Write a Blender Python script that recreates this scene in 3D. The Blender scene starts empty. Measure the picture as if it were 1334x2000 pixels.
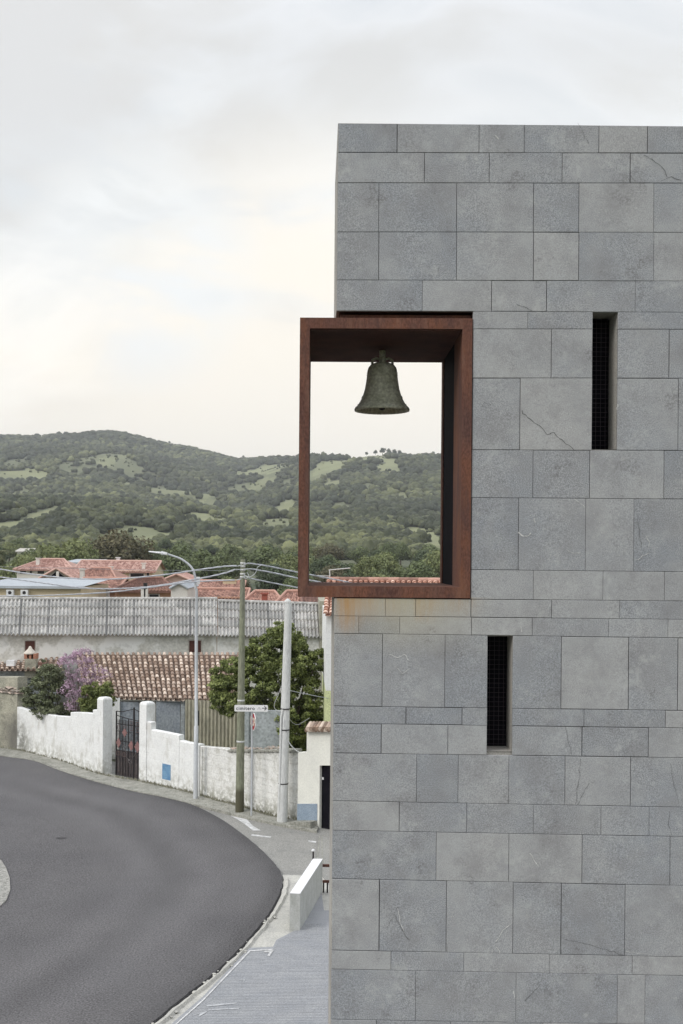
import bpy, math, random
import numpy as np
from mathutils import Vector, Matrix, noise as mn
random.seed(7); rng = np.random.default_rng(7)
R = math.radians
sc = bpy.context.scene
C = bpy.data.collections.new('place'); sc.collection.children.link(C)

# ------------------------------------------------------------------ camera
F = 2244.0; VX, VY = 588.0, 1090.0; ROLL = R(0.47); CH = 8.5      # focal length and horizon of the photograph
cd = bpy.data.cameras.new('camera'); cam = bpy.data.objects.new('camera', cd); C.objects.link(cam)
cd.sensor_fit = 'VERTICAL'; cd.sensor_height = 36; cd.sensor_width = 24
cd.lens = F/2000*36; cd.clip_start = .1; cd.clip_end = 30000
cd.shift_x = (667-VX)/2000; cd.shift_y = (VY-1000)/2000
cam.location = (0, 0, CH)
cam.rotation_euler = (Matrix.Rotation(R(90), 4, 'X') @ Matrix.Rotation(ROLL, 4, 'Z')).to_euler()
sc.camera = cam
sc.view_settings.view_transform = 'Standard'; sc.view_settings.look = 'None'
sc.view_settings.exposure = 0.18; sc.view_settings.gamma = 1
sc.cycles.max_bounces = 6; sc.cycles.volume_bounces = 0; sc.cycles.diffuse_bounces = 4

# ------------------------------------------------------------------ sky and sun
W = bpy.data.worlds.new('World'); sc.world = W; W.use_nodes = True
nt = W.node_tree; nt.nodes.clear(); N = nt.nodes.new; L = nt.links.new
def ramp(nt, fac, stops, interp='LINEAR'):
    r = nt.nodes.new('ShaderNodeValToRGB'); r.color_ramp.interpolation = interp
    e = r.color_ramp.elements
    while len(e) < len(stops): e.new(.5)
    for k, (p, c) in enumerate(stops):
        e[k].position = p; e[k].color = (c if isinstance(c, tuple) else (c, c, c)) + (1,)
    nt.links.new(fac, r.inputs[0]); return r
SUN_EL, SUN_AZ = 38, -122       # azimuth from +Y, negative = to the left of the view
sky = N('ShaderNodeTexSky'); sky.sky_type = 'NISHITA'; sky.sun_disc = False
sky.sun_elevation = R(SUN_EL); sky.sun_rotation = R(SUN_AZ)
tc = N('ShaderNodeTexCoord'); sx = N('ShaderNodeSeparateXYZ'); L(tc.outputs['Generated'], sx.inputs[0])
# the layer of cloud: colour by height above the horizon, brighter towards the zenith as an overcast sky is
cl = ramp(nt, sx.outputs[2], [(0, (.52, .49, .44)), (.10, (.535, .512, .470)), (.16, (.540, .512, .462)), (.23, (.485, .480, .462)),
      (.29, (.445, .453, .452)), (.40, (.385, .393, .400)), (.56, (.47, .485, .51)), (1, (.80, .82, .87))])
mp = N('ShaderNodeMapping'); mp.inputs['Scale'].default_value = (1, 1, 2.2); mp.inputs['Location'].default_value = (.3, .15, .35)
L(tc.outputs['Generated'], mp.inputs[0])
n1 = N('ShaderNodeTexNoise'); n1.inputs['Scale'].default_value = 3.6; n1.inputs['Detail'].default_value = 6
n1.inputs['Roughness'].default_value = .5; n1.inputs['Distortion'].default_value = .5; L(mp.outputs[0], n1.inputs['Vector'])
cr = ramp(nt, n1.outputs[0], [(.36, (.86, .88, .90)), (.45, (.96, .972, .98)), (.52, (1.03, 1.03, 1.03)), (.64, (.94, .925, .90))])
mx = N('ShaderNodeMix'); mx.data_type = 'RGBA'; mx.blend_type = 'MULTIPLY'; mx.inputs[0].default_value = 1
L(cl.outputs[0], mx.inputs[6]); L(cr.outputs[0], mx.inputs[7])
def sky_patch(base, direction, c0, c1, color, nlo=.40, nhi=.60, nscale=5.0, k=1.0):
    dt = N('ShaderNodeVectorMath'); dt.operation = 'DOT_PRODUCT'; L(tc.outputs['Generated'], dt.inputs[0]); dt.inputs[1].default_value = direction
    m1 = N('ShaderNodeMapRange'); m1.interpolation_type = 'SMOOTHSTEP'; m1.inputs[1].default_value = math.cos(R(c0)); m1.inputs[2].default_value = math.cos(R(c1)); m1.inputs[3].default_value = 0; m1.inputs[4].default_value = k; L(dt.outputs['Value'], m1.inputs[0])
    nn = N('ShaderNodeTexNoise'); nn.inputs['Scale'].default_value = nscale; nn.inputs['Detail'].default_value = 5; nn.inputs['Distortion'].default_value = .4; L(mp.outputs[0], nn.inputs['Vector'])
    m2 = N('ShaderNodeMapRange'); m2.interpolation_type = 'SMOOTHSTEP'; m2.inputs[1].default_value = nlo; m2.inputs[2].default_value = nhi; L(nn.outputs[0], m2.inputs[0])
    mm = N('ShaderNodeMath'); mm.operation = 'MULTIPLY'; L(m1.outputs[0], mm.inputs[0]); L(m2.outputs[0], mm.inputs[1])
    x = N('ShaderNodeMix'); x.data_type = 'RGBA'; L(mm.outputs[0], x.inputs[0]); L(base, x.inputs[6]); x.inputs[7].default_value = color+(1,); return x.outputs[2]
def dirn(px, py): return Vector(((px-588)/2244, 1, (1090-py)/2244)).normalized()[:]
skc = sky_patch(mx.outputs[2], dirn(120, 330), 12, 2, (.352, .347, .335), .36, .54, 5)
skc = sky_patch(skc, dirn(20, 60), 8, 1, (.370, .372, .372), .40, .60, 6)
skc = sky_patch(skc, dirn(600, 760), 14, 2, (.520, .487, .430), .28, .48, 7)
skc = sky_patch(skc, dirn(250, 520), 7, 1, (.465, .475, .475), .35, .5, 5)
sc20 = N('ShaderNodeVectorMath'); sc20.operation = 'SCALE'; sc20.inputs[3].default_value = 20; L(skc, sc20.inputs[0])
mx2 = N('ShaderNodeMix'); mx2.data_type = 'RGBA'; mx2.inputs[0].default_value = .96
L(sky.outputs[0], mx2.inputs[6]); L(sc20.outputs[0], mx2.inputs[7])
bg = N('ShaderNodeBackground'); bg.inputs[1].default_value = .1; L(mx2.outputs[2], bg.inputs[0])
wo = N('ShaderNodeOutputWorld'); L(bg.outputs[0], wo.inputs[0])
sl = bpy.data.lights.new('sun', 'SUN'); sl.energy = 1.7; sl.angle = R(25); sl.color = (1, .96, .9)
so = bpy.data.objects.new('sun', sl); C.objects.link(so); so.location = (-30, -30, 60)
sdir = Vector((math.sin(R(SUN_AZ))*math.cos(R(SUN_EL)), math.cos(R(SUN_AZ))*math.cos(R(SUN_EL)), math.sin(R(SUN_EL))))
so.rotation_euler = sdir.to_track_quat('Z', 'Y').to_euler()

# ------------------------------------------------------------------ helpers
cr_, sr_ = math.cos(ROLL), math.sin(ROLL)
def ray(px, py):
    u = (px-VX)/F; v = -(py-VY)/F
    return Vector((u*cr_-v*sr_, 1.0, u*sr_+v*cr_))
def P(px, py, Y): d = ray(px, py); return Vector((d.x*Y, Y, CH+d.z*Y))
def G(px, py, z=0.0):
    d = ray(px, py); t = (z-CH)/d.z; return Vector((d.x*t, t, z))
def proj(p):
    a = p[0]/p[1]; b = (p[2]-CH)/p[1]
    return VX+F*(a*cr_+b*sr_), VY-F*(-a*sr_+b*cr_)
def s2l(*c):
    return tuple((x/255/12.92 if x/255 <= .04045 else ((x/255+.055)/1.055)**2.4) for x in c)

class MB:
    def __init__(s): s.v = []; s.f = []; s.t = []; s.sm = []; s.cut = []
    def poly(s, pts, t=.5, smooth=False):
        n = len(s.v); s.v += [tuple(p) for p in pts]; s.f.append(tuple(range(n, n+len(pts)))); s.t.append(t); s.sm.append(smooth)
    def grid(s, rows, t=.5, smooth=True, close=False):
        n = len(s.v); m = len(rows[0])
        for r in rows: s.v += [tuple(p) for p in r]
        for i in range(len(rows)-1):
            for j in range(m if close else m-1):
                k = (j+1) % m
                s.f.append((n+i*m+j, n+i*m+k, n+(i+1)*m+k, n+(i+1)*m+j)); s.t.append(t(i, j) if callable(t) else t); s.sm.append(smooth)
    def box(s, a, b, t=.5, rz=0, bev=0):
        cx, cy, cz = [(a[i]+b[i])/2 for i in range(3)]; hx, hy, hz = [abs(b[i]-a[i])/2 for i in range(3)]
        s.obox((cx, cy, cz), (hx, hy, hz), rz, t)
    def obox(s, c, h, rz=0, t=.5, M=None):
        Mx = M if M is not None else Matrix.Rotation(rz, 3, 'Z'); c = Vector(c)
        p = [c+Mx @ Vector((x*h[0], y*h[1], z*h[2])) for z in (-1, 1) for y in (-1, 1) for x in (-1, 1)]
        n = len(s.v); s.v += [tuple(q) for q in p]
        for f in ((0, 2, 3, 1), (4, 5, 7, 6), (0, 1, 5, 4), (2, 6, 7, 3), (0, 4, 6, 2), (1, 3, 7, 5)):
            s.f.append(tuple(n+k for k in f)); s.t.append(t); s.sm.append(False)
    def tube(s, pts, r, seg=8, t=.5, cap=True):
        pts = [Vector(p) for p in pts]; rs = r if isinstance(r, (list, tuple)) else [r]*len(pts)
        rows = []; up = Vector((0, 0, 1)); prev = None
        for i, p in enumerate(pts):
            d = (pts[min(i+1, len(pts)-1)]-pts[max(i-1, 0)]).normalized()
            a = d.cross(up) if abs(d.z) < .95 else d.cross(Vector((0, 1, 0)))
            if prev is not None:
                a = prev - d*prev.dot(d)
            a.normalize(); prev = a; b = d.cross(a)
            rows.append([p+(a*math.cos(2*math.pi*k/seg)+b*math.sin(2*math.pi*k/seg))*rs[i] for k in range(seg)])
        s.grid(rows, t, True, True)
        if cap: s.poly(list(reversed(rows[0])), t); s.poly(rows[-1], t)
    def lathe(s, c, prof, seg=32, t=.5):
        c = Vector(c)
        s.grid([[c+Vector((r*math.cos(2*math.pi*k/seg), r*math.sin(2*math.pi*k/seg), z)) for k in range(seg)] for r, z in prof], t, True, True)
    def build(s, name, mat, parent=None, kind=None):
        me = bpy.data.meshes.new(name)
        off = Vector(parent['_o']) if parent is not None and '_o' in parent.keys() else Vector((0, 0, 0))
        v = np.array(s.v, dtype=np.float64)-np.array(off)
        me.from_pydata(v.tolist(), [], s.f)
        at = me.attributes.new('tint', 'FLOAT', 'FACE'); at.data.foreach_set('value', np.array(s.t, dtype=np.float32))
        me.polygons.foreach_set('use_smooth', np.array(s.sm, dtype=bool))
        for m_ in (mat if isinstance(mat, list) else [mat]): me.materials.append(m_)
        if s.cut:
            mi = np.zeros(len(s.f), dtype=np.int32)
            for k_, c_ in enumerate(s.cut): mi[c_:] = k_+1
            me.polygons.foreach_set('material_index', mi)
        me.update()
        o = bpy.data.objects.new(name, me); C.objects.link(o)
        if parent is not None: o.parent = parent
        if kind: o['kind'] = kind
        if parent is not None and parent.type == 'MESH':   # sub-part
            o['_o'] = tuple(off)
        elif parent is not None and '_o' in parent.keys(): o['_o'] = parent['_o']
        return o
def thing(name, label, cat, loc=(0, 0, 0), group=None, rz=0):
    o = bpy.data.objects.new(name, None); C.objects.link(o); o.empty_display_size = .3
    o.location = loc; o.rotation_euler = (0, 0, rz); o['label'] = label; o['category'] = cat
    o['_o'] = tuple(loc) if rz == 0 else (0, 0, 0)
    if group: o['group'] = group
    return o
def tag(o, label, cat, group=None):
    o['label'] = label; o['category'] = cat
    if group: o['group'] = group
    return o
def dup(root, loc, rz=0, scale=1, label=None):
    r = root.copy(); C.objects.link(r); r.location = loc; r.rotation_euler = (0, 0, rz); r.scale = (scale,)*3
    if label: r['label'] = label
    for ch in list(root.children):
        c = ch.copy(); C.objects.link(c); c.parent = r
        for g in ch.children:
            d = g.copy(); C.objects.link(d); d.parent = c
    return r

# ------------------------------------------------------------------ materials
def mat(name, c1, c2=None, rough=.85, scale=3, fine=40, bump=.3, metal=0, tint=0.0, stretch=(1, 1, 1), finec=.25, tcol=None, obj=False, spec=.3, bd=.01, lo=.35, hi=.65, tmix=1):
    """two colours mottled by noise, fine grain, per-face tint (value and optional second colour), bump"""
    m = bpy.data.materials.new(name); m.use_nodes = True; nt = m.node_tree; N = nt.nodes.new; L = nt.links.new
    b = nt.nodes['Principled BSDF']; b.inputs['Roughness'].default_value = rough; b.inputs['Metallic'].default_value = metal
    b.inputs['Specular IOR Level'].default_value = spec
    tc = N('ShaderNodeTexCoord') if obj else N('ShaderNodeNewGeometry')
    mp = N('ShaderNodeMapping'); mp.inputs['Scale'].default_value = stretch
    L(tc.outputs['Object' if obj else 'Position'], mp.inputs[0])
    c2 = c2 or tuple(x*.8 for x in c1)
    n1 = N('ShaderNodeTexNoise'); n1.inputs['Scale'].default_value = scale; n1.inputs['Detail'].default_value = 6; n1.inputs['Roughness'].default_value = .6
    L(mp.outputs[0], n1.inputs['Vector'])
    col = ramp(nt, n1.outputs[0], [(lo, c1), (hi, c2)]).outputs[0]
    n2 = N('ShaderNodeTexNoise'); n2.inputs['Scale'].default_value = fine; n2.inputs['Detail'].default_value = 3
    L(mp.outputs[0], n2.inputs['Vector'])
    def mul(a, v):
        x = N('ShaderNodeVectorMath'); x.operation = 'SCALE'; L(a, x.inputs[0]); L(v, x.inputs[3]); return x.outputs[0]
    def maprange(v, a, b, c, d):
        x = N('ShaderNodeMapRange'); x.inputs[1].default_value = a; x.inputs[2].default_value = b; x.inputs[3].default_value = c; x.inputs[4].default_value = d; L(v, x.inputs[0]); return x.outputs[0]
    col = mul(col, maprange(n2.outputs[0], .3, .7, 1-finec, 1+finec))
    at = N('ShaderNodeAttribute'); at.attribute_name = 'tint'
    if tcol:
        x = N('ShaderNodeMix'); x.data_type = 'RGBA'; x.blend_type = 'MIX'; L(maprange(at.outputs['Fac'], .25, .95, 0, tmix), x.inputs[0])
        L(col, x.inputs[6]); x.inputs[7].default_value = tcol+(1,); col = x.outputs[2]
    if tint: col = mul(col, maprange(at.outputs['Fac'], 0, 1, 1-tint, 1+tint))
    L(col, b.inputs['Base Color'])
    if bump:
        bp = N('ShaderNodeBump'); bp.inputs['Strength'].default_value = bump; bp.inputs['Distance'].default_value = bd
        L(n2.outputs[0], bp.inputs['Height']); L(bp.outputs[0], b.inputs['Normal'])
    m['col'] = 1; m_nodes[name] = (nt, b, col, n1, n2, mp, at, mul, maprange)
    return m
m_nodes = {}
def ico(n):
    import bmesh
    bm = bmesh.new(); bmesh.ops.create_icosphere(bm, subdivisions=n, radius=1)
    v = np.array([q.co[:] for q in bm.verts]); f = np.array([[q.index for q in t.verts] for t in bm.faces]); bm.free(); return v, f
def overlay(name, fac, color):
    """lay another colour over the finished base colour where fac is 1"""
    nt, b, col, *_ = m_nodes[name]
    x = nt.nodes.new('ShaderNodeMix'); x.data_type = 'RGBA'; nt.links.new(fac, x.inputs[0]); nt.links.new(col, x.inputs[6]); x.inputs[7].default_value = color+(1,)
    nt.links.new(x.outputs[2], b.inputs['Base Color']); m_nodes[name] = (nt, b, x.outputs[2]) + m_nodes[name][3:]
def noise_mask(name, scale, lo, hi, stretch=(1, 1, 1), detail=5, off=0, vor=False):
    nt = m_nodes[name][0]; g = nt.nodes.new('ShaderNodeNewGeometry'); mp = nt.nodes.new('ShaderNodeMapping')
    mp.inputs['Scale'].default_value = stretch; mp.inputs['Location'].default_value = (off, off*.7, off*1.3); nt.links.new(g.outputs['Position'], mp.inputs[0])
    if vor:
        n = nt.nodes.new('ShaderNodeTexVoronoi'); n.inputs['Scale'].default_value = scale; nt.links.new(mp.outputs[0], n.inputs['Vector'])
    else:
        n = nt.nodes.new('ShaderNodeTexNoise'); n.inputs['Scale'].default_value = scale; n.inputs['Detail'].default_value = detail; n.inputs['Roughness'].default_value = .65
        nt.links.new(mp.outputs[0], n.inputs['Vector'])
    r = ramp(nt, n.outputs[0], [(min(lo, hi), 0.0 if lo < hi else 1.0), (max(lo, hi), 1.0 if lo < hi else 0.0)]); return r.outputs[0]
def z_mask(name, z0, z1, axis=2, smooth=True):
    """1 at z0 (and below/above) fading to 0 at z1, by true position"""
    nt = m_nodes[name][0]; g = nt.nodes.new('ShaderNodeNewGeometry'); s = nt.nodes.new('ShaderNodeSeparateXYZ'); nt.links.new(g.outputs['Position'], s.inputs[0])
    x = nt.nodes.new('ShaderNodeMapRange'); x.inputs[1].default_value = z0; x.inputs[2].default_value = z1; x.inputs[3].default_value = 1; x.inputs[4].default_value = 0
    nt.links.new(s.outputs[axis], x.inputs[0]); return x.outputs[0]
def fm(name, a, b, op='MULTIPLY'):
    nt = m_nodes[name][0]; x = nt.nodes.new('ShaderNodeMath'); x.operation = op; x.use_clamp = True
    for i, q in enumerate((a, b)):
        if isinstance(q, (int, float)): x.inputs[i].default_value = q
        else: nt.links.new(q, x.inputs[i])
    return x.outputs[0]

# tower stone: grey basalt slabs
STN = mat('basalt', (.290, .307, .334), (.330, .338, .352), rough=.9, scale=1.1, fine=95, finec=.36, bump=.5, tint=.11, tcol=(.365, .360, .348), bd=.004, tmix=.5)
overlay('basalt', fm('basalt', noise_mask('basalt', 4.5, .46, .66, off=51), .38), (.24, .24, .248))
overlay('basalt', fm('basalt', noise_mask('basalt', 2.8, .50, .68, off=61), .45), (.40, .41, .415))
overlay('basalt', fm('basalt', noise_mask('basalt', 1.7, .50, .72, off=3), .55), (.225, .222, .230))          # darker clouds in the stone
overlay('basalt', fm('basalt', fm('basalt', noise_mask('basalt', 2.3, .56, .66, off=9), noise_mask('basalt', 45, .47, .57)), .6), (.14, .135, .14))
overlay('basalt', fm('basalt', fm('basalt', noise_mask('basalt', .9, .46, .56, off=71), noise_mask('basalt', 70, .55, .64)), .35), (.17, .17, .175))   # pitted patches
overlay('basalt', fm('basalt', fm('basalt', noise_mask('basalt', 3.2, .56, .70, off=17), noise_mask('basalt', 14, .40, .62)), .42), (.52, .53, .52))   # pale lime bloom
overlay('basalt', fm('basalt', fm('basalt', noise_mask('basalt', 26, .10, .055, vor=True), noise_mask('basalt', 2.0, .44, .56, off=23)), .85), (.66, .66, .64)) # white chips
MORT = mat('joint_mortar', (.10, .10, .103), rough=.95)
STSIDE = mat('basalt_return', (.30, .295, .28), (.36, .34, .31), rough=.9, scale=2, fine=60, tint=.12)
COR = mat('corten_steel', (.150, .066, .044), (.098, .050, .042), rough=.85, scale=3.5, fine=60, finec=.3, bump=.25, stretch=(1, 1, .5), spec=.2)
overlay('corten_steel', fm('corten_steel', noise_mask('corten_steel', 2.2, .50, .66, stretch=(1, 1, .6), off=3), .6), (.21, .085, .042))
overlay('corten_steel', fm('corten_steel', noise_mask('corten_steel', 3.1, .54, .66, stretch=(2, 2, .3), off=13), .6), (.075, .045, .042))
overlay('corten_steel', fm('corten_steel', noise_mask('corten_steel', 5, .5, .75, stretch=(3, 3, .4)), .55), (.20, .115, .085))
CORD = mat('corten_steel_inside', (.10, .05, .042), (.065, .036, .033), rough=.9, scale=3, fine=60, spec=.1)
DARK = mat('painted_dark', (.010, .009, .013), (.006, .006, .009), rough=.9, bump=0, spec=.05)  # near-black; also stands in for the shade inside openings
GRIL = mat('wire_mesh', (.045, .035, .045), rough=.6, bump=0)
BRZ = mat('bell_bronze', (.42, .435, .34), (.62, .64, .55), rough=.6, scale=7, fine=35, metal=0, finec=.3, bump=.4)
overlay('bell_bronze', fm('bell_bronze', noise_mask('bell_bronze', 30, .60, .72), .5), (.28, .31, .27))
ASP = mat('new_asphalt', (.112, .108, .110), (.096, .093, .096), rough=.93, scale=.35, fine=26, finec=.55, bump=.9, bd=.02, tint=.35)
overlay('new_asphalt', fm('new_asphalt', noise_mask('new_asphalt', .30, .42, .66, stretch=(1.6, .45, 1)), .3), (.142, .140, .143))
overlay('new_asphalt', fm('new_asphalt', noise_mask('new_asphalt', .8, .55, .70, off=5), .15), (.07, .068, .07))
overlay('new_asphalt', fm('new_asphalt', noise_mask('new_asphalt', 11, .66, .72, off=15), .5), (.20, .20, .20))
ASPE = mat('asphalt_edge', (.055, .054, .056), rough=.95, fine=30, finec=.4, bump=.6)
OLD = mat('old_asphalt', (.275, .27, .252), (.23, .228, .215), rough=.95, scale=.8, fine=30, finec=.3, bump=.5)
overlay('old_asphalt', fm('old_asphalt', noise_mask('old_asphalt', 1.4, .58, .68), .4), (.17, .17, .165))
CONC = mat('concrete', (.47, .46, .42), (.38, .375, .35), rough=.93, scale=2, fine=28, finec=.2, bump=.5)
overlay('concrete', fm('concrete', noise_mask('concrete', 4, .58, .70), .45), (.22, .22, .20))
KERB = mat('old_kerb', (.34, .335, .30), (.24, .24, .21), rough=.95, scale=3, fine=22, finec=.3, bump=.6)
overlay('old_kerb', fm('old_kerb', noise_mask('old_kerb', 7, .55, .65), .6), (.12, .12, .10))
BLKC = mat('board_concrete', (.46, .47, .46), (.40, .41, .39), rough=.9, scale=4, fine=30, finec=.12, bump=.5)
BLKT = mat('lit_top_concrete', (.78, .78, .79), (.72, .72, .73), rough=.85, scale=5, finec=.06)
overlay('board_concrete', fm('board_concrete', noise_mask('board_concrete', 6, .50, .70, stretch=(1, 1, .25)), .5), (.27, .28, .25))
PAVE = mat('ribbed_slate_paving', (.262, .270, .285), (.300, .306, .318), rough=.9, scale=1.2, fine=40, finec=.15, bump=.3)
overlay('ribbed_slate_paving', fm('ribbed_slate_paving', noise_mask('ribbed_slate_paving', 3, .47, .62, stretch=(.5, 6, 1)), .18), (.34, .355, .37))
GRV = mat('gravel', (.42, .41, .38), (.22, .22, .20), rough=.95, scale=9, fine=45, finec=.4, bump=1, bd=.03)
PNT = mat('road_paint', (.62, .62, .62), (.40, .40, .395), rough=.8, scale=7, fine=30, finec=.2)
WHT = mat('whitewash', (.80, .81, .80), (.74, .75, .745), rough=.92, scale=2.2, fine=16, finec=.07, bump=.5, bd=.02)
def courses(name, w=.42, h=.21, depth=.5, dark=.10):
    nt, b = m_nodes[name][:2]; g_ = nt.nodes.new('ShaderNodeNewGeometry'); sp = nt.nodes.new('ShaderNodeSeparateXYZ'); nt.links.new(g_.outputs['Position'], sp.inputs[0])
    a = nt.nodes.new('ShaderNodeMath'); a.operation = 'SUBTRACT'; nt.links.new(sp.outputs[0], a.inputs[0]); nt.links.new(sp.outputs[1], a.inputs[1])
    c = nt.nodes.new('ShaderNodeCombineXYZ'); nt.links.new(a.outputs[0], c.inputs[0]); nt.links.new(sp.outputs[2], c.inputs[1])
    n = nt.nodes.new('ShaderNodeTexNoise'); n.inputs['Scale'].default_value = 2.5; nt.links.new(g_.outputs['Position'], n.inputs['Vector'])
    v = nt.nodes.new('ShaderNodeMix'); v.data_type = 'RGBA'; v.blend_type = 'ADD'; v.inputs[0].default_value = .06; nt.links.new(c.outputs[0], v.inputs[6]); nt.links.new(n.outputs[1], v.inputs[7])
    k = nt.nodes.new('ShaderNodeTexBrick'); k.inputs['Scale'].default_value = 1; k.inputs['Brick Width'].default_value = w; k.inputs['Row Height'].default_value = h; k.inputs['Mortar Size'].default_value = .012; k.inputs['Mortar Smooth'].default_value = .8
    nt.links.new(v.outputs[2], k.inputs['Vector'])
    bp = nt.nodes.new('ShaderNodeBump'); bp.inputs['Strength'].default_value = depth; bp.inputs['Distance'].default_value = .02; bp.invert = True
    old = b.inputs['Normal'].links[0].from_socket; nt.links.new(k.outputs['Fac'], bp.inputs['Height']); nt.links.new(old, bp.inputs['Normal']); nt.links.new(bp.outputs[0], b.inputs['Normal'])
    return fm(name, k.outputs['Fac'], dark)
overlay('whitewash', fm('whitewash', courses('whitewash', dark=.16, depth=.3), noise_mask('whitewash', 3, .45, .6, off=31)), (.42, .42, .39))
overlay('whitewash', fm('whitewash', noise_mask('whitewash', 2.6, .55, .72, off=4), .45), (.56, .55, .51))
overlay('whitewash', fm('whitewash', noise_mask('whitewash', 2.2, .55, .63, stretch=(1, 1, .35), off=77), .5), (.50, .49, .45))
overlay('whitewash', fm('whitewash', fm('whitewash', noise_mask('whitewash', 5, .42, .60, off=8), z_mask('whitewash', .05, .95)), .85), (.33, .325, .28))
overlay('whitewash', fm('whitewash', noise_mask('whitewash', 7, .67, .72, stretch=(1, 1, 2.5), off=2), .6), (.34, .33, .29))
WHT2 = mat('stained_whitewash', (.76, .76, .74), (.68, .68, .65), rough=.92, scale=3, fine=16, finec=.12, bump=.6, bd=.02)
overlay('stained_whitewash', fm('stained_whitewash', courses('stained_whitewash', dark=.4), noise_mask('stained_whitewash', 3, .45, .6, off=31)), (.36, .35, .31))
overlay('stained_whitewash', fm('stained_whitewash', noise_mask('stained_whitewash', 3.2, .50, .62, off=4), .5), (.42, .41, .36))
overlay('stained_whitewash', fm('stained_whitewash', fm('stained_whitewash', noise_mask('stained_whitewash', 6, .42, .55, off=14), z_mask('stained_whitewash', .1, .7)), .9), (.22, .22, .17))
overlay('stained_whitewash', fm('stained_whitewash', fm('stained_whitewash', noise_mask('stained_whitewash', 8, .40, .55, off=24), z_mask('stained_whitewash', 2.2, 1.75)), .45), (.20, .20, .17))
CREAMW = mat('cream_render', (.72, .72, .66), (.66, .66, .61), rough=.9, scale=2, fine=20, finec=.06)
BEIG = mat('lichened_render', (.40, .385, .31), (.30, .295, .24), rough=.95, scale=2.5, fine=18, finec=.25, bump=.6)
overlay('lichened_render', fm('lichened_render', noise_mask('lichened_render', 2, .52, .66), .7), (.15, .145, .12))
SHEDW = mat('shed_render', (.52, .51, .46), (.62, .615, .57), rough=.95, scale=.7, fine=10, finec=.15, bump=.5)
overlay('shed_render', noise_mask('shed_render', .35, .50, .54, off=40), (.78, .78, .75))
overlay('shed_render', fm('shed_render', noise_mask('shed_render', 2, .56, .66, off=6), .45), (.42, .42, .39))
BLUEG = mat('blue_grey_paint', (.25, .28, .32), (.32, .35, .38), rough=.85, scale=1.2, fine=12)
BLUEW = mat('pale_blue_render', (.42, .45, .47), (.34, .37, .38), rough=.9, scale=1.2, fine=12)
BLUE = mat('blue_panel', (.10, .22, .38), (.17, .31, .46), rough=.6, scale=4)
SLB = mat('slate_blue_panel', (.22, .28, .35), (.27, .33, .40), rough=.7, scale=4)
TILE = mat('terracotta_tiles', (.36, .25, .185), (.27, .195, .155), rough=.9, scale=3, fine=20, tint=.35, tcol=(.50, .42, .35), bump=.4)
overlay('terracotta_tiles', fm('terracotta_tiles', noise_mask('terracotta_tiles', 9, .55, .66), .5), (.17, .15, .12))
RED = mat('red_roof_tiles', (.32, .18, .14), (.26, .15, .12), rough=.9, scale=.5, fine=5, tint=.22, tcol=(.42, .25, .20), bump=0)
REDP = mat('pale_red_roof_tiles', (.42, .245, .205), (.36, .205, .175), rough=.9, scale=.5, fine=5, tint=.2, tcol=(.50, .34, .29), bump=0)
REDD = mat('dark_red_roof_tiles', (.21, .115, .09), (.165, .095, .078), rough=.9, scale=.5, fine=5, tint=.22, bump=0)
ETER = mat('corrugated_cement_sheet', (.42, .41, .39), (.31, .305, .29), rough=.92, scale=1.4, fine=9, finec=.32, tint=.34, bump=.3)
overlay('corrugated_cement_sheet', fm('corrugated_cement_sheet', noise_mask('corrugated_cement_sheet', 2.4, .52, .66), .75), (.20, .205, .195))
BEIC = mat('beige_corrugated_sheet', (.42, .40, .31), (.33, .315, .25), rough=.8, scale=1.5, fine=9, stretch=(1, 1, .4))
GRYR = mat('grey_flat_roofing', (.42, .45, .48), (.36, .39, .42), rough=.8, scale=1)
WALC = mat('village_cream_wall', (.60, .50, .34), (.52, .44, .31), rough=.9, scale=.6)
WALO = mat('village_ochre_wall', (.40, .23, .14), (.34, .20, .13), rough=.9, scale=.6)
WALW = mat('village_white_wall', (.66, .64, .60), (.58, .56, .52), rough=.9, scale=.6)
WALP = mat('village_pink_wall', (.62, .47, .42), (.56, .43, .38), rough=.9, scale=.6)
GLS = mat('dark_window_glass', (.03, .028, .03), rough=.25, bump=0)
SHUT = mat('brown_shutter', (.10, .04, .03), (.07, .03, .025), rough=.8, scale=6)
IRON = mat('black_iron', (.018, .017, .02), (.035, .03, .03), rough=.6, scale=20)
PINK = mat('dusty_pink_paint', (.26, .14, .135), (.19, .11, .105), rough=.7, scale=8)
GALV = mat('galvanised_steel', (.54, .56, .58), (.45, .47, .49), rough=.6, metal=.15, scale=4, stretch=(1, 1, .3), finec=.1)
GREENP = mat('weathered_green_pole', (.235, .25, .175), (.20, .205, .155), rough=.85, scale=3, fine=25, stretch=(1, 1, .25))
overlay('weathered_green_pole', z_mask('weathered_green_pole', .75, .95), (.09, .085, .055))
CPOL = mat('concrete_pole', (.62, .63, .62), (.54, .55, .54), rough=.9, scale=3, fine=25, finec=.12, stretch=(1, 1, .3))
PLAS = mat('white_plastic', (.78, .79, .80), rough=.5, bump=0)
SIGW = mat('sign_white', (.82, .82, .82), (.78, .78, .78), rough=.4, bump=0, finec=.02)
SIGK = mat('sign_black', (.03, .03, .045), rough=.5, bump=0)
SIGF = mat('sign_faded_grey', (.45, .45, .46), rough=.5, bump=0)
SIGR = mat('sign_red', (.42, .02, .03), rough=.4, bump=0)
WIRE = mat('pale_cable', (.50, .52, .56), (.40, .42, .46), rough=.6, scale=6, bump=0)
WIRK = mat('grey_cable', (.28, .29, .31), rough=.6, bump=0)
BARK = mat('bark', (.13, .105, .08), (.08, .065, .05), rough=.95, scale=8, stretch=(1, 1, .3), bump=.8)
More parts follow.
